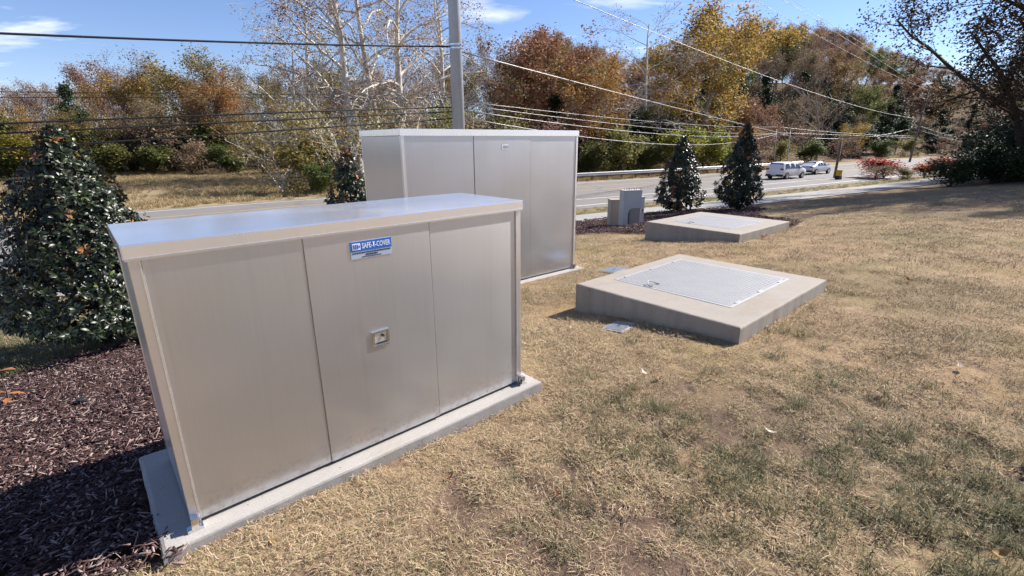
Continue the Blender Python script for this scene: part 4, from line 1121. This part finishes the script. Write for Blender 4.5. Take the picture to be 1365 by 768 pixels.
# sycamores beside the far verge
feature('syc1', -.304, -17, 25, 'sycamore_tree', 'white-limbed sycamore, leftmost of three behind the road', rz=.4, lean=.03)
feature('syc2', -.262, -19, 26, 'sycamore_tree', 'white-limbed sycamore, middle of three behind the road', rz=2.1)
feature('syc1', -.225, -15, 24, 'sycamore_tree', 'white-limbed sycamore, nearest the steel pole', rz=3.6)
feature('syc2', -.40, -24, 21, 'sycamore_tree', 'pale-barked sycamore standing behind the leftmost of the three', rz=5.0)
feature('syc1', -.13, -20, 22, 'sycamore_tree', 'pale-barked sycamore half hidden by the steel pole', rz=5.6)
feature('syc3', -.43, -22, 16, 'sycamore_tree', 'slender pale sycamore behind the olive scrub', rz=1.2)
feature('syc3', .226, -10, 11, 'sycamore_tree', 'slender pale forked tree right of the rust-orange tree', rz=.8)
feature('syc3', .268, -12, 21, 'sycamore_tree', 'tall pale bare-topped tree left of the golden tree', rz=2.9)
feature('rust1', .09, -14, top_h(.09, -14, .215), 'autumn_tree', 'rust-orange broad tree right of the steel pole', wide=1.1)
feature('gold2', .17, -11, top_h(.17, -11, .15), 'autumn_tree', 'smaller golden tree at the foot of the rust-orange one')
feature('rust2', .03, -20, top_h(.03, -20, .19), 'autumn_tree', 'thin rust-brown tree close to the steel pole')
feature('gold1', .37, -15, top_h(.37, -15, .235), 'autumn_tree', 'tallest golden tree, standing before the wooded hill', wide=1.15)
feature('gold1', .47, -9, 6.0, 'autumn_tree', 'small bright gold tree above the thin posts')
feature('bare1', .61, -9, top_h(.61, -9, .14), 'bare_tree', 'grey bare fan-shaped tree before the dark hill', wide=1.2)
feature('gold2', .68, -8, 7.0, 'autumn_tree', 'sparse yellow tree beside the bare grey one')

# shrubs along the foot of the woods
B = [('bush_yellow', -.915, -41, 5.2, 1.25, 'round yellow-green bush at the left end of the field'), ('bush_green', -.80, -42, 3.8, 1.6, 'dark green thicket right of the round yellow-green bush'), ('bush_green', -.72, -42, 3.6, 1.6, 'dark green thicket in the middle of the field edge'), ('bush_brown', -.64, -42, 4.4, 1.5, 'russet brown thicket at the field edge'), ('bush_green', -.57, -40, 3.8, 1.5, 'dark green thicket near the right end of the field edge'), ('bush_olive', -.50, -34, 4.4, 1.3, 'olive thicket at the right end of the field'),
     ('bush_green', -1.02, -44, 4.5, 1.5, 'green thicket behind the big magnolia'),
     ('scrub', -.46, -6.5, 5.6, 1.2, 'pale twiggy scrub left of the green roadside bush'), ('bush_olive', -.405, -5.5, 4.6, 1.15, 'olive roadside bush left of the small magnolia'), ('bush_green', -.395, -3.2, 2.4, 1.4, 'low green bush at the road edge before the field'), ('scrub', -.34, -6, 6.5, 1.2, 'pale twiggy scrub behind the small magnolia'),
     ('scrub', -.27, -9, 7.0, 1.3, 'tangled scrub under the middle sycamore'), ('bush_brown', -.21, -9, 6.0, 1.4, 'brown scrub under the sycamores'), ('scrub', -.14, -9, 7.0, 1.3, 'tangled scrub directly left of the steel pole'), ('bush_brown', -.07, -9, 6.5, 1.4, 'brown scrub directly right of the steel pole'), ('scrub', .0, -8, 6.5, 1.3, 'pale scrub behind the taller enclosure'), ('bush_brown', .07, -8, 6.0, 1.4, 'brown scrub below the rust-orange tree'),
     ('bush_green', .165, -4.5, 3.8, 1.35, 'green bush behind the guardrail at the enclosure corner'), ('bush_olive', .215, -5, 5.2, 1.3, 'tall olive bush behind the guardrail'), ('bush_green', .27, -4.5, 3.6, 1.4, 'green bush behind the guardrail left of the first clipped magnolia'), ('bush_yellow', .325, -5, 5.0, 1.2, 'yellow-green bush behind the first clipped magnolia'), ('bush_yellow', .385, -5, 5.4, 1.2, 'bright yellow bush between the clipped magnolias'), ('bush_green', .43, -4.5, 3.2, 1.3, 'green bush between the clipped magnolias'), ('bush_brown', .48, -6, 5.2, 1.3, 'brown scrub behind the second clipped magnolia'), ('bush_olive', .54, -6, 3.6, 1.3, 'olive bush behind the white car'), ('bush_green', .60, -5, 3.6, 1.4, 'green bush behind the silver car'), ('bush_brown', .66, -5, 4.2, 1.4, 'brown scrub right of the silver car'), ('bush_green', .73, -5, 3.8, 1.5, 'dull green bush at the road bend'), ('bush_olive', .80, -5, 4.0, 1.5, 'olive bush beyond the road bend'), ('bush_brown', .88, -5, 4.5, 1.6, 'brown scrub beyond the red bushes'), ('bush_green', .96, -6, 5, 1.6, 'green scrub beyond the crossarm pole')]
for key, k, q, h, wd, lab in B:
    feature(key, k, q, h, 'roadside_bush', lab, 'bush', wd, 'bushes at the foot of the woods')
# red and russet bushes on the near verge
for x, y, h, key, lab in [(36.2, 49.0, 1.4, 'bush_brown', 'low russet bush right of the yellow marker'), (38.6, 51.0, 1.8, 'bush_red', 'red bush beside the road, left of the pair'), (40.6, 48.6, 1.3, 'bush_red', 'low red bush between the two brightest'), (43.2, 48.4, 1.6, 'bush_red', 'broad red bush nearest the dark tree'), (37.0, 46.8, 1.2, 'bush_olive', 'low yellowish bush before the red bushes'), (46.0, 49.5, 2.0, 'bush_red', 'red bush half hidden by the dark thicket')]:
    plant(key, x, y, h, 'verge_bush', lab, 'bush', 'bushes on the near verge', wide=2.2)
# the big dark tree and its thicket at the right
plant('dark1', 28.6, 28.0, 17.5, 'dark_tree', 'large dark bare-limbed tree at the right edge of the lawn', 'tree', wide=1.0, rz=1.0)
plant('dark1', 30.6, 26.0, 18.0, 'dark_tree', 'dark tree at the very right edge beside the large one', 'tree', wide=1.0, rz=5.2)
plant('dark1', 33.5, 27.0, 17.0, 'dark_tree', 'dark tree behind the large one at the right edge', 'tree', wide=1.1, rz=4.0)
plant('dark1', 39.0, 31.5, 16.0, 'dark_tree', 'dark tree deepest in the right-hand thicket', 'tree', wide=1.2, rz=2.4)
for i, (x, y, h) in enumerate([(34.5, 36.0, 4.0), (37.5, 34.5, 5.0), (36.0, 29.0, 4.5), (41, 38, 5), (33.0, 27.5, 4.2), (45, 42, 5), (25.6, 28.6, 1.9), (27.4, 28.2, 2.4), (27.2, 25.6, 2.0), (29.5, 26.5, 2.8), (30.2, 30.0, 3.2), (28.2, 23.8, 2.2), (33.5, 31.5, 3.8), (31.5, 24.5, 3.0)]):
    lab = 'dark green thicket deep behind the large dark tree' if i < 6 else 'low dark bush at the left foot of the large dark tree' if i == 6 else 'dark green thicket under the large dark tree at the right'
    plant('dark_bush', x, y, h, 'dark_thicket', lab, 'bush', None if i == 6 else lab[:40].rsplit(' ', 1)[0], wide=1.3)
# trees off to the right whose shade falls across the far lawn
plant('dark1', 44.0, 40.0, 14.0, 'dark_tree', 'dark tree far behind and left of the large one at the right', 'tree', wide=1.1, rz=.3)
for i, (x, y, h) in enumerate([(35.5, 20.0, 14), (44, 38, 15)]):
    plant('dark1', x, y, h, 'shade_tree', 'tree beyond the right edge shading the far lawn', 'tree', 'shade trees beyond the right edge')

# ------------------------------------------------------------------ magnolias
def leaf_shape(L, Wd, cup):
    st_ = [(0, .04), (.3, .42), (.65, .5), (1, .0)]
    V = [(0, 0, 0)]
    for u, w in st_[1:3]:
        z = -.10 * (u ** 2) * L
        V += [(u * L, -w * Wd, z + cup), (u * L, 0, z), (u * L, w * Wd, z + cup)]
    V.append((L, 0, -.2 * L))
    F = [(0, 1, 2), (0, 2, 3), (1, 4, 5, 2), (2, 5, 6, 3), (4, 7, 5), (5, 7, 6)]
    F = [(0, 1, 2), (0, 2, 3), (1, 4, 5), (1, 5, 2), (2, 5, 6), (2, 6, 3), (4, 7, 5), (5, 7, 6)]
    return np.array(V, float), np.array(F)
LEAF_V, LEAF_F = leaf_shape(1.0, .42, .05)
def magnolia(loc, H, Rr, n_whorl, leafL, label, seed, singles=0, rust=.03, prof_=None, cat='tree'):
    rr = np.random.default_rng(seed)
    e = empty('magnolia_tree', loc, 0, label, cat)
    # trunk and side limbs
    m = MB(); m.tube([(0, 0, -.2), (0, 0, H * .5), (0, 0, H * .96)], [.035 * H / 2.4, .022 * H / 2.4, .006], 8)
    for k in range(26):
        z0 = H * (.06 + .85 * k / 26); a = k * 2.4; rad = Rr * prof_(z0 / H + .05) * .85
        m.tube([(0, 0, z0), (math.cos(a) * rad * .5, math.sin(a) * rad * .5, z0 + .10 * rad), (math.cos(a) * rad, math.sin(a) * rad, z0 + .35 * rad)], [.012, .009, .004], 5)
    m.build('trunk', 'bark_dark', e)
    Ms = []; old = []
    for i in range(n_whorl):
        while True:
            u = rr.uniform(.01, 1.0)
            if rr.uniform(0, 1) < prof_(u) + .08: break
        a = rr.uniform(0, 6.283); inner = rr.uniform(0, 1) < .3
        lump = 1 + .11 * math.sin(a * 3 + u * 9 + seed) + .07 * math.sin(a * 7 - u * 14 + seed * 2) + .08 * math.sin(a * 2 + seed * 5 + u * 4) + (rr.uniform(.05, .22) if rr.uniform(0, 1) < .05 else 0)
        rad = Rr * prof_(u) * lump * (rr.uniform(.45, .8) if inner else rr.uniform(.84, 1.04))
        c = np.array([math.cos(a) * rad, math.sin(a) * rad, u * H])
        ax = np.array([math.cos(a), math.sin(a), .55 + 1.2 * max(0, u - .7)]) + rr.normal(0, .25, 3); ax /= np.linalg.norm(ax)
        nl = int(rr.integers(6, 10)); b0 = rr.uniform(0, 6.28)
        o1 = np.cross(ax, [0, 0, 1]); o1 /= np.linalg.norm(o1) + 1e-9; o2 = np.cross(ax, o1)
        isold = rr.uniform(0, 1) < rust * (4 if u > .86 else 1)
        for k in range(nl):
            th = b0 + k * 2.4; tilt = R(rr.uniform(30, 100))
            d = ax * math.cos(tilt) + (o1 * math.cos(th) + o2 * math.sin(th)) * math.sin(tilt)
            side = np.cross(ax, d); side /= np.linalg.norm(side) + 1e-9; nrm = np.cross(d, side)
            s = leafL * rr.uniform(.65, 1.2)
            Ms.append(np.concatenate([np.stack([d, side, nrm], 1) * s, (c + d * .01)[:, None]], 1)); old.append(isold)
    Ms = np.array(Ms); old = np.array(old)
    order = np.arange(len(Ms))
    pick = np.zeros(len(Ms), bool)
    if singles:
        # the ones nearest to the lawn side stay leaves of their own
        C = Ms[:, :, 3] + np.array(loc)
        dist = np.linalg.norm(C - np.array([0, 0, CAMZ]), axis=1)
        pick[np.argsort(dist)[:singles]] = True
        lm = np_mesh('leaf', LEAF_V, LEAF_F); lm.materials.append(M['leaf_magnolia'])
        lo = np_mesh('leaf', LEAF_V, LEAF_F); lo.materials.append(M['leaf_magnolia_old'])
        for i in np.nonzero(pick)[0]:
            o = bpy.data.objects.new('leaf', lo if old[i] else lm); link(o, e)
            o.matrix_local = Matrix([list(map(float, Ms[i][r])) for r in range(3)] + [[0, 0, 0, 1]])
    for flag, mt in ((False, 'leaf_magnolia'), (True, 'leaf_magnolia_old')):
        s = Ms[(old == flag) & ~pick]
        if not len(s): continue
        V = np.einsum('nij,vj->nvi', s[:, :, :3], LEAF_V) + s[:, None, :, 3]
        F = (LEAF_F[None] + (np.arange(len(s)) * len(LEAF_V))[:, None, None]).reshape(-1, 3)
        o = obj('foliage', np_mesh('foliage', V.reshape(-1, 3), F), mt, e); o['kind'] = 'stuff'
        if flag: o['label'] = 'rusty old leaves among the green'
    return e
prof_big = lambda u: (np.clip((u - .09) / .13, 0, 1) ** .5) * (1 - np.clip(u, 0, 1) ** 1.25) ** .82 if u < 1 else 0.0
prof_small = lambda u: (np.clip((u - .02) / .14, 0, 1) ** .6) * (1 - np.clip(u, 0, 1) ** 1.5) ** .85 if u < 1 else 0.0
prof_small2 = lambda u: (np.clip((u - .05) / .16, 0, 1) ** .6) * (1 - np.clip(u, 0, 1) ** 1.15) ** .8 if u < 1 else 0.0
BX, BY = -4.52, 5.0
magnolia((BX, BY, zg(BX, BY)), 2.32, .98, 3000, .06, 'big dark glossy magnolia bush at the left edge beside the mulch', 3, 300, .022, prof_big)
x, y = 7.13, 20.8
magnolia((x, y, zg(x, y)), 3.15, .98, 620, .15, 'clipped conical magnolia left of the pair behind the farther vault', 8, 0, .03, prof_small)
x, y = 9.17, 19.7
magnolia((x, y, zg(x, y)), 3.4, .95, 680, .14, 'clipped conical magnolia right of the pair behind the farther vault', 9, 0, .06, prof_small2)
x, y = -5.25, 16.0
magnolia((x, y, zg(x, y)), 3.05, .95, 600, .14, 'narrow magnolia half hidden behind the left end of the taller enclosure', 10, 0, .03, prof_small)

# sprig with withered orange leaves at the left edge
x, y = -3.86, 3.30; z = zg(x, y) + .04
e = empty('withered_sprig', (x, y, z), 0, 'withered sprig with orange leaves in the mulch at the left edge', 'sprig')
MB().tube([(0, 0, -.03), (.02, -.01, .12), (.0, .01, .30)], [.006, .005, .003], 5).build('stem', 'bark_brown', e)
lm = np_mesh('leaf', LEAF_V * .11, LEAF_F); lm.materials.append(M['leaf_magnolia_old'])
for a, zz, tl in ((.3, .28, .2), (2.6, .27, .1), (4.4, .22, -.3), (.9, .09, -.2), (5.4, .07, -.5), (3.4, .11, .0)):
    o = bpy.data.objects.new('leaf', lm); link(o, e); o.location = (0, 0, zz); o.rotation_euler = (0, -tl, a)

# ------------------------------------------------------------------ grass, mulch chips (scattered pieces)
def blade_tuft(seed, n, rad, h0, h1, lean, width, bend):
    rr = np.random.default_rng(seed); V = []; F = []
    for i in range(n):
        a = rr.uniform(0, 6.28); r = rad * math.sqrt(rr.uniform(0, 1)); bx, by = r * math.cos(a), r * math.sin(a)
        d = rr.uniform(0, 6.28); h = rr.uniform(h0, h1); ln = R(rr.uniform(*lean)); bd = R(rr.uniform(*bend))
        w = width * rr.uniform(.6, 1.3); tw = d + 1.57 + rr.normal(0, .3)
        sx, sy_ = math.cos(tw) * w / 2, math.sin(tw) * w / 2
        p = np.array([bx, by, rr.uniform(-.006, .004)]); k = len(V)
        V += [(p[0] - sx, p[1] - sy_, p[2]), (p[0] + sx, p[1] + sy_, p[2])]
        a1 = ln
        for j in range(2):
            st_ = h * (.55 if j == 0 else .45)
            p = p + np.array([math.sin(a1) * math.cos(d), math.sin(a1) * math.sin(d), math.cos(a1)]) * st_
            p[2] = max(p[2], .003)
            a1 += bd
            if j == 0: V += [(p[0] - sx * .8, p[1] - sy_ * .8, p[2]), (p[0] + sx * .8, p[1] + sy_ * .8, p[2])]
            else: V.append(tuple(p))
        F += [(k, k + 1, k + 3), (k, k + 3, k + 2), (k + 2, k + 3, k + 4)]
    return np_mesh('tuft', np.array(V), np.array(F))
def source_collection(name, meshes, mat):
    c = bpy.data.collections.new(name)
    for i, me in enumerate(meshes):
        me.materials.append(M[mat]); c.objects.link(bpy.data.objects.new('tuft_source_%02d' % i, me))
    return c
def scatter(name, P, rot, scl, coll, label, cat):
    me = bpy.data.meshes.new(name); me.vertices.add(len(P)); me.vertices.foreach_set('co', np.asarray(P, np.float32).ravel())
    a = me.attributes.new('rot', 'FLOAT_VECTOR', 'POINT'); a.data.foreach_set('vector', np.asarray(rot, np.float32).ravel())
    a = me.attributes.new('scl', 'FLOAT', 'POINT'); a.data.foreach_set('value', np.asarray(scl, np.float32))
    a = me.attributes.new('pick', 'INT', 'POINT'); a.data.foreach_set('value', np.random.default_rng(len(P)).integers(0, len(coll.objects), len(P)).astype(np.int32))
    o = link(bpy.data.objects.new(name, me)); tag(o, label, cat, kind='stuff')
    g = bpy.data.node_groups.new(name + '_scatter', 'GeometryNodeTree')
    g.interface.new_socket('Geometry', in_out='INPUT', socket_type='NodeSocketGeometry'); g.interface.new_socket('Geometry', in_out='OUTPUT', socket_type='NodeSocketGeometry')
    gi = g.nodes.new('NodeGroupInput'); go = g.nodes.new('NodeGroupOutput'); ip = g.nodes.new('GeometryNodeInstanceOnPoints')
    ci = g.nodes.new('GeometryNodeCollectionInfo'); ci.inputs['Collection'].default_value = coll; ci.inputs['Separate Children'].default_value = True; ci.inputs['Reset Children'].default_value = True
    def named(nm, ty):
        n = g.nodes.new('GeometryNodeInputNamedAttribute'); n.data_type = ty; n.inputs['Name'].default_value = nm; return n.outputs['Attribute']
    g.links.new(gi.outputs[0], ip.inputs['Points']); g.links.new(ci.outputs[0], ip.inputs['Instance']); ip.inputs['Pick Instance'].default_value = True
    g.links.new(named('pick', 'INT'), ip.inputs['Instance Index']); g.links.new(named('rot', 'FLOAT_VECTOR'), ip.inputs['Rotation']); g.links.new(named('scl', 'FLOAT'), ip.inputs['Scale'])
    g.links.new(ip.outputs[0], go.inputs[0])
    md = o.modifiers.new('scatter', 'NODES'); md.node_group = g
    return o
SOLID = [PAD1, PAD2, POLY_S1, POLY_S2]
def free_of_solids(x, y, bed=True):
    ok = np.ones(len(x), bool)
    for p in SOLID: ok &= ~inside(x, y, p)
    if bed: ok &= ~inside(x, y, BED)
    for cx, cy, r in ((1.005, 4.23, .17), (1.57, 7.19, .26), (3.555, 10.5, .26)): ok &= np.hypot(x - cx, y - cy) > r
    return ok
def vnoise(x, y, s, o=0.0): return np.array([mnoise.noise(Vector((a * s + o, b * s, o))) for a, b in zip(x, y)])
def tilt_rot(n, amt): 
    return np.stack([rng.normal(0, amt, n), rng.normal(0, amt, n), rng.uniform(0, 6.283, n)], 1)
def view_wedge(n, r0, r1):
    """points on the lawn within the sector the photograph looks over, even per area"""
    a = rng.uniform(-.86, .90, n); r = np.sqrt(rng.uniform(r0 ** 2, r1 ** 2, n)); return r * np.sin(a), r * np.cos(a)

dry = source_collection('dry_tufts', [blade_tuft(50 + i, 60, .085, .010, .030, (25, 84), .0024, (5, 45)) for i in range(4)] + [blade_tuft(60 + i, 54, .09, .015, .055, (66, 90), .0021, (-8, 15)) for i in range(5)] + [blade_tuft(66 + i, 14, .06, .03, .085, (20, 85), .0020, (5, 45)) for i in range(1)], 'dry_blade')
grn_c = source_collection('green_tufts', [blade_tuft(70 + i, 42, .045, .02, .07, (10, 72), .0025, (10, 60)) for i in range(5)], 'green_blade')
fld_c = source_collection('field_tufts', [blade_tuft(80 + i, 40, .28, .18, .5, (5, 55), .022, (5, 40)) for i in range(4)], 'field_blade')
parts = []
for n, r0, r1, s0, s1 in ((11000, 1.0, 3.6, .75, 1.2), (15000, 3.6, 7.5, .95, 1.5), (16000, 7.5, 16, 1.3, 2.2), (8000, 16, 30, 2.0, 3.0)):
    x, y = view_wedge(n, r0, r1)
    q = qdist(x, y); ok = free_of_solids(x, y) & (q > 24.15)
    nz = vnoise(x, y, 1.3); nf = vnoise(x, y, 4.5, 3)
    bare = sstep(2.1, .5, np.hypot((x - 1.35) * .75, y - 1.5))
    ok &= rng.uniform(0, 1, n) < np.clip(.80 + .6 * nz + .75 * nf - .40 * bare - np.where(np.hypot(x, y) < 5, 1.6 * (.35 + bare) * np.clip(-np.array([mnoise.noise(Vector((a * 5.5, b * 8.5, 2.0))) for a, b in zip(x, y)]), 0, 1), 0), .05, 1)
    x, y = x[ok], y[ok]; sc = rng.uniform(s0, s1, len(x)) * (1 + .35 * nz[ok])
    parts.append((x, y, sc))
x, y, sc = (np.concatenate(a) for a in zip(*parts))
scatter('dry_grass', np.stack([x, y, zground(x, y)], 1), tilt_rot(len(x), .12), sc, dry, 'short straw-coloured dormant grass covering the lawn', 'grass')
parts = []
for n, r0, r1, s0, s1, thr in ((7000, 1.0, 4, .5, 1.0, .12), (8000, 4, 9, .7, 1.3, .14), (8000, 9, 22, 1.2, 2.0, .22)):
    x, y = view_wedge(n, r0, r1); q = qdist(x, y)
    nz = vnoise(x, y, .8, 7) + .6 * vnoise(x, y, 3.2, 9)
    corner = .34 * sstep(2.6, .8, np.hypot((x - 2.2) * .8, y - 1.9))
    s1e = np.minimum(np.abs(x - POLY_S1[1][0]), 9)
    d1 = np.hypot(x - 2.9, y - 4.4); edge = .5 * sstep(.75, .1, np.abs((x - 1.85) * SP - (y - 3.65) * CP)) * sstep(2.6, .4, np.hypot(x - 2.6, y - 4.4))
    near2 = .55 * sstep(1.0, .2, np.hypot((x - .45) * .8, (y - 6.2) * .8))
    ok = free_of_solids(x, y) & (q > 24.2) & (nz + corner + edge + near2 + rng.normal(0, .16, n) > thr + .58)
    x, y = x[ok], y[ok]; parts.append((x, y, rng.uniform(s0, s1, len(x))))
# tussocks on the worn ground at the near right
for i in range(260):
    cx, cy = rng.normal(1.95, .75), rng.normal(1.65, .6)
    if cy < .8 or np.hypot(cx, cy) > 3.6: continue
    m_ = int(rng.integers(3, 9)); sp_ = rng.uniform(.025, .06)
    parts.append((cx + rng.normal(0, sp_ * 1.6, m_), cy + rng.normal(0, sp_ * .8, m_), rng.uniform(.7, 1.35, m_)))
# greener strip between path and road, and the green lawn behind the big magnolia
n = 9000; x, y = view_wedge(n, 17, 60); q = qdist(x, y); ok = (q > 15.4) & (q < 19.3) & (rng.uniform(0, 1, n) < .8); parts.append((x[ok], y[ok], rng.uniform(2.2, 3.6, ok.sum())))
n = 6000; x = rng.uniform(-9, -4.2, n); y = rng.uniform(3.2, 9, n); q = qdist(x, y); ok = (q > 24.3) & free_of_solids(x, y); parts.append((x[ok], y[ok], rng.uniform(1.0, 1.8, ok.sum())))
x, y, sc = (np.concatenate(a) for a in zip(*parts))
scatter('green_grass', np.stack([x, y, zground(x, y)], 1), tilt_rot(len(x), .12), sc, grn_c, 'green tufts of grass among the dry lawn and along the path', 'grass')
n = 34000; a = rng.uniform(-.92, .6, n); r = np.sqrt(rng.uniform(26 ** 2, 90 ** 2, n)); x, y = r * np.sin(a), r * np.cos(a); q = qdist(x, y)
ok = (q < -.9) & (q > -50) & (vnoise(x, y, .16) + rng.normal(0, .3, n) + .45 * sstep(-5, -.5, q) > -.35)
x, y = x[ok], y[ok]
scatter('field_grass', np.stack([x, y, zground(x, y)], 1), tilt_rot(len(x), .08), rng.uniform(.45, 1.1, len(x)), fld_c, 'tall dry grass over the field beyond the road', 'grass')

def chip_mesh(seed):
    rr = np.random.default_rng(seed); L, W, T = rr.gamma(2.2, .014) + .008, rr.uniform(.004, .014), rr.uniform(.002, .006)
    o = []
    for sx, w in ((-.5, .5), (-.1, 1.0), (.35, .9), (.5, .3)):
        for sy_ in (-1, 1):
            for sz in (-1, 1): o.append((sx * L, sy_ * W / 2 * w * rr.uniform(.8, 1.2), sz * T / 2 + rr.normal(0, .0015)))
    F = []
    for i in range(3):
        k = i * 4
        for a_, b_ in ((0, 1), (1, 3), (3, 2), (2, 0)): F.append((k + a_, k + b_, k + 4 + b_, k + 4 + a_))
    F += [(0, 2, 3, 1), (12, 13, 15, 14)]
    return np_mesh('chip', np.array(o), np.array(F))
def chip_pile(seed):
    """a handful of chips lying across one another, so each instance is small litter rather than a single piece"""
    rr = np.random.default_rng(seed); V = []; F = []; k = 0
    for i in range(8):
        me = chip_mesh(seed * 31 + i); v = np.array([w.co[:] for w in me.vertices]); f = np.array([p.vertices[:] for p in me.polygons]); bpy.data.meshes.remove(me)
        m_ = np.array((Matrix.Rotation(rr.uniform(0, 6.28), 3, 'Z') @ Matrix.Rotation(rr.normal(0, .28), 3, 'Y') @ Matrix.Rotation(rr.normal(0, .4), 3, 'X')))
        v = v @ m_.T + np.array([rr.normal(0, .035), rr.normal(0, .035), rr.uniform(.0, .016)]); V.append(v); F.append(f + k); k += len(v)
    return np_mesh('chips', np.concatenate(V), np.concatenate(F))
CHIP = 1
chips = source_collection('chip_piles', [chip_pile(100 + i) for i in range(8)], 'mulch_chip')
parts = []
n = 17000; x = rng.uniform(-5, -.9, n); y = rng.uniform(1.1, 6.5, n); ok = inside(x, y, BED) & ~inside(x, y, PAD1); parts.append((x[ok], y[ok], rng.uniform(.5, 1.05, ok.sum())))
n = 9000; x = rng.uniform(-1, 10.8, n); y = rng.uniform(10, 21.5, n); ok = inside(x, y, BED) & ~inside(x, y, POLY_S2); parts.append((x[ok], y[ok], rng.uniform(1.1, 1.9, ok.sum())))
x, y, sc = (np.concatenate(a) for a in zip(*parts))
scatter('mulch_chips', np.stack([x, y, zground(x, y) + .058], 1), tilt_rot(len(x), .15), sc, chips, 'loose shredded bark chips on the mulch bed', 'mulch')

# ------------------------------------------------------------------ fallen leaves and scraps on the lawn
def curled_leaf(seed, L):
    rr = np.random.default_rng(seed); V = LEAF_V * L; V = V.copy()
    V[:, 2] += rr.uniform(1.0, 2.6) * (V[:, 0] - L * .5) ** 2 / L + rr.uniform(.4, 2.2) * V[:, 1] ** 2 / L
    return np_mesh('fallen_leaf', V, LEAF_F)
LITTER = [(.95, 3.05, .075, 'leaf_pale', 'pale scrap on the dry lawn in front of the valve lid'), (.975, 3.0, .06, 'leaf_litter', 'small brown leaf touching the pale scrap on the lawn'),
          (1.42, 2.38, .07, 'leaf_pale', 'pale curled leaf in the middle of the near lawn'), (1.42, 3.02, .05, 'leaf_litter', 'orange leaf on the lawn below the nearer vault corner'),
          (3.20, 3.15, .085, 'leaf_pale', 'pale folded leaf far right of the nearer vault'), (3.50, 2.80, .075, 'leaf_pale', 'pale leaf at the right edge of the lawn, upper one'),
          (2.62, 2.08, .12, 'leaf_pale', 'whitish torn leaf at the right edge, lower one'), (2.28, 4.05, .06, 'leaf_pale', 'pale leaf lying against the right side of the nearer vault'), (2.22, 4.08, .07, 'leaf_litter', 'brown leaf lying against the right side of the nearer vault'),
          (3.0, 5.2, .08, 'leaf_litter', 'orange leaf behind the right corner of the nearer vault'), (5.05, 9.6, .13, 'leaf_litter', 'cluster leaf at the right side of the farther vault'), (5.2, 9.72, .14, 'leaf_litter', 'orange leaf at the right side of the farther vault'),
          (.55, 4.25, .07, 'leaf_pale', 'pale leaf left of the valve lid before the nearer vault'), (1.95, 1.52, .08, 'leaf_litter', 'reddish leaf in the bare patch at bottom right'), (-.98, 1.62, .05, 'leaf_litter', 'brown leaf at the front left edge of the pad'), (-.3, 2.05, .05, 'leaf_litter', 'brown leaf in grass along the pad front'), (4.6, 5.4, .09, 'leaf_litter', 'brown leaf on the open lawn at far right'), (.2, 1.9, .045, 'leaf_litter', 'small brown leaf on the lawn below the pad')]
for i, (x, y, L, mt, lab) in enumerate(LITTER):
    o = obj('fallen_leaf', curled_leaf(200 + i, L), mt); o.location = (x, y, zg(x, y) + .016); o.rotation_euler = (rt.uniform(-.25, .25), rt.uniform(-.25, .25), rt.uniform(0, 6.28)); tag(o, lab, 'leaf', 'fallen leaves on the lawn')
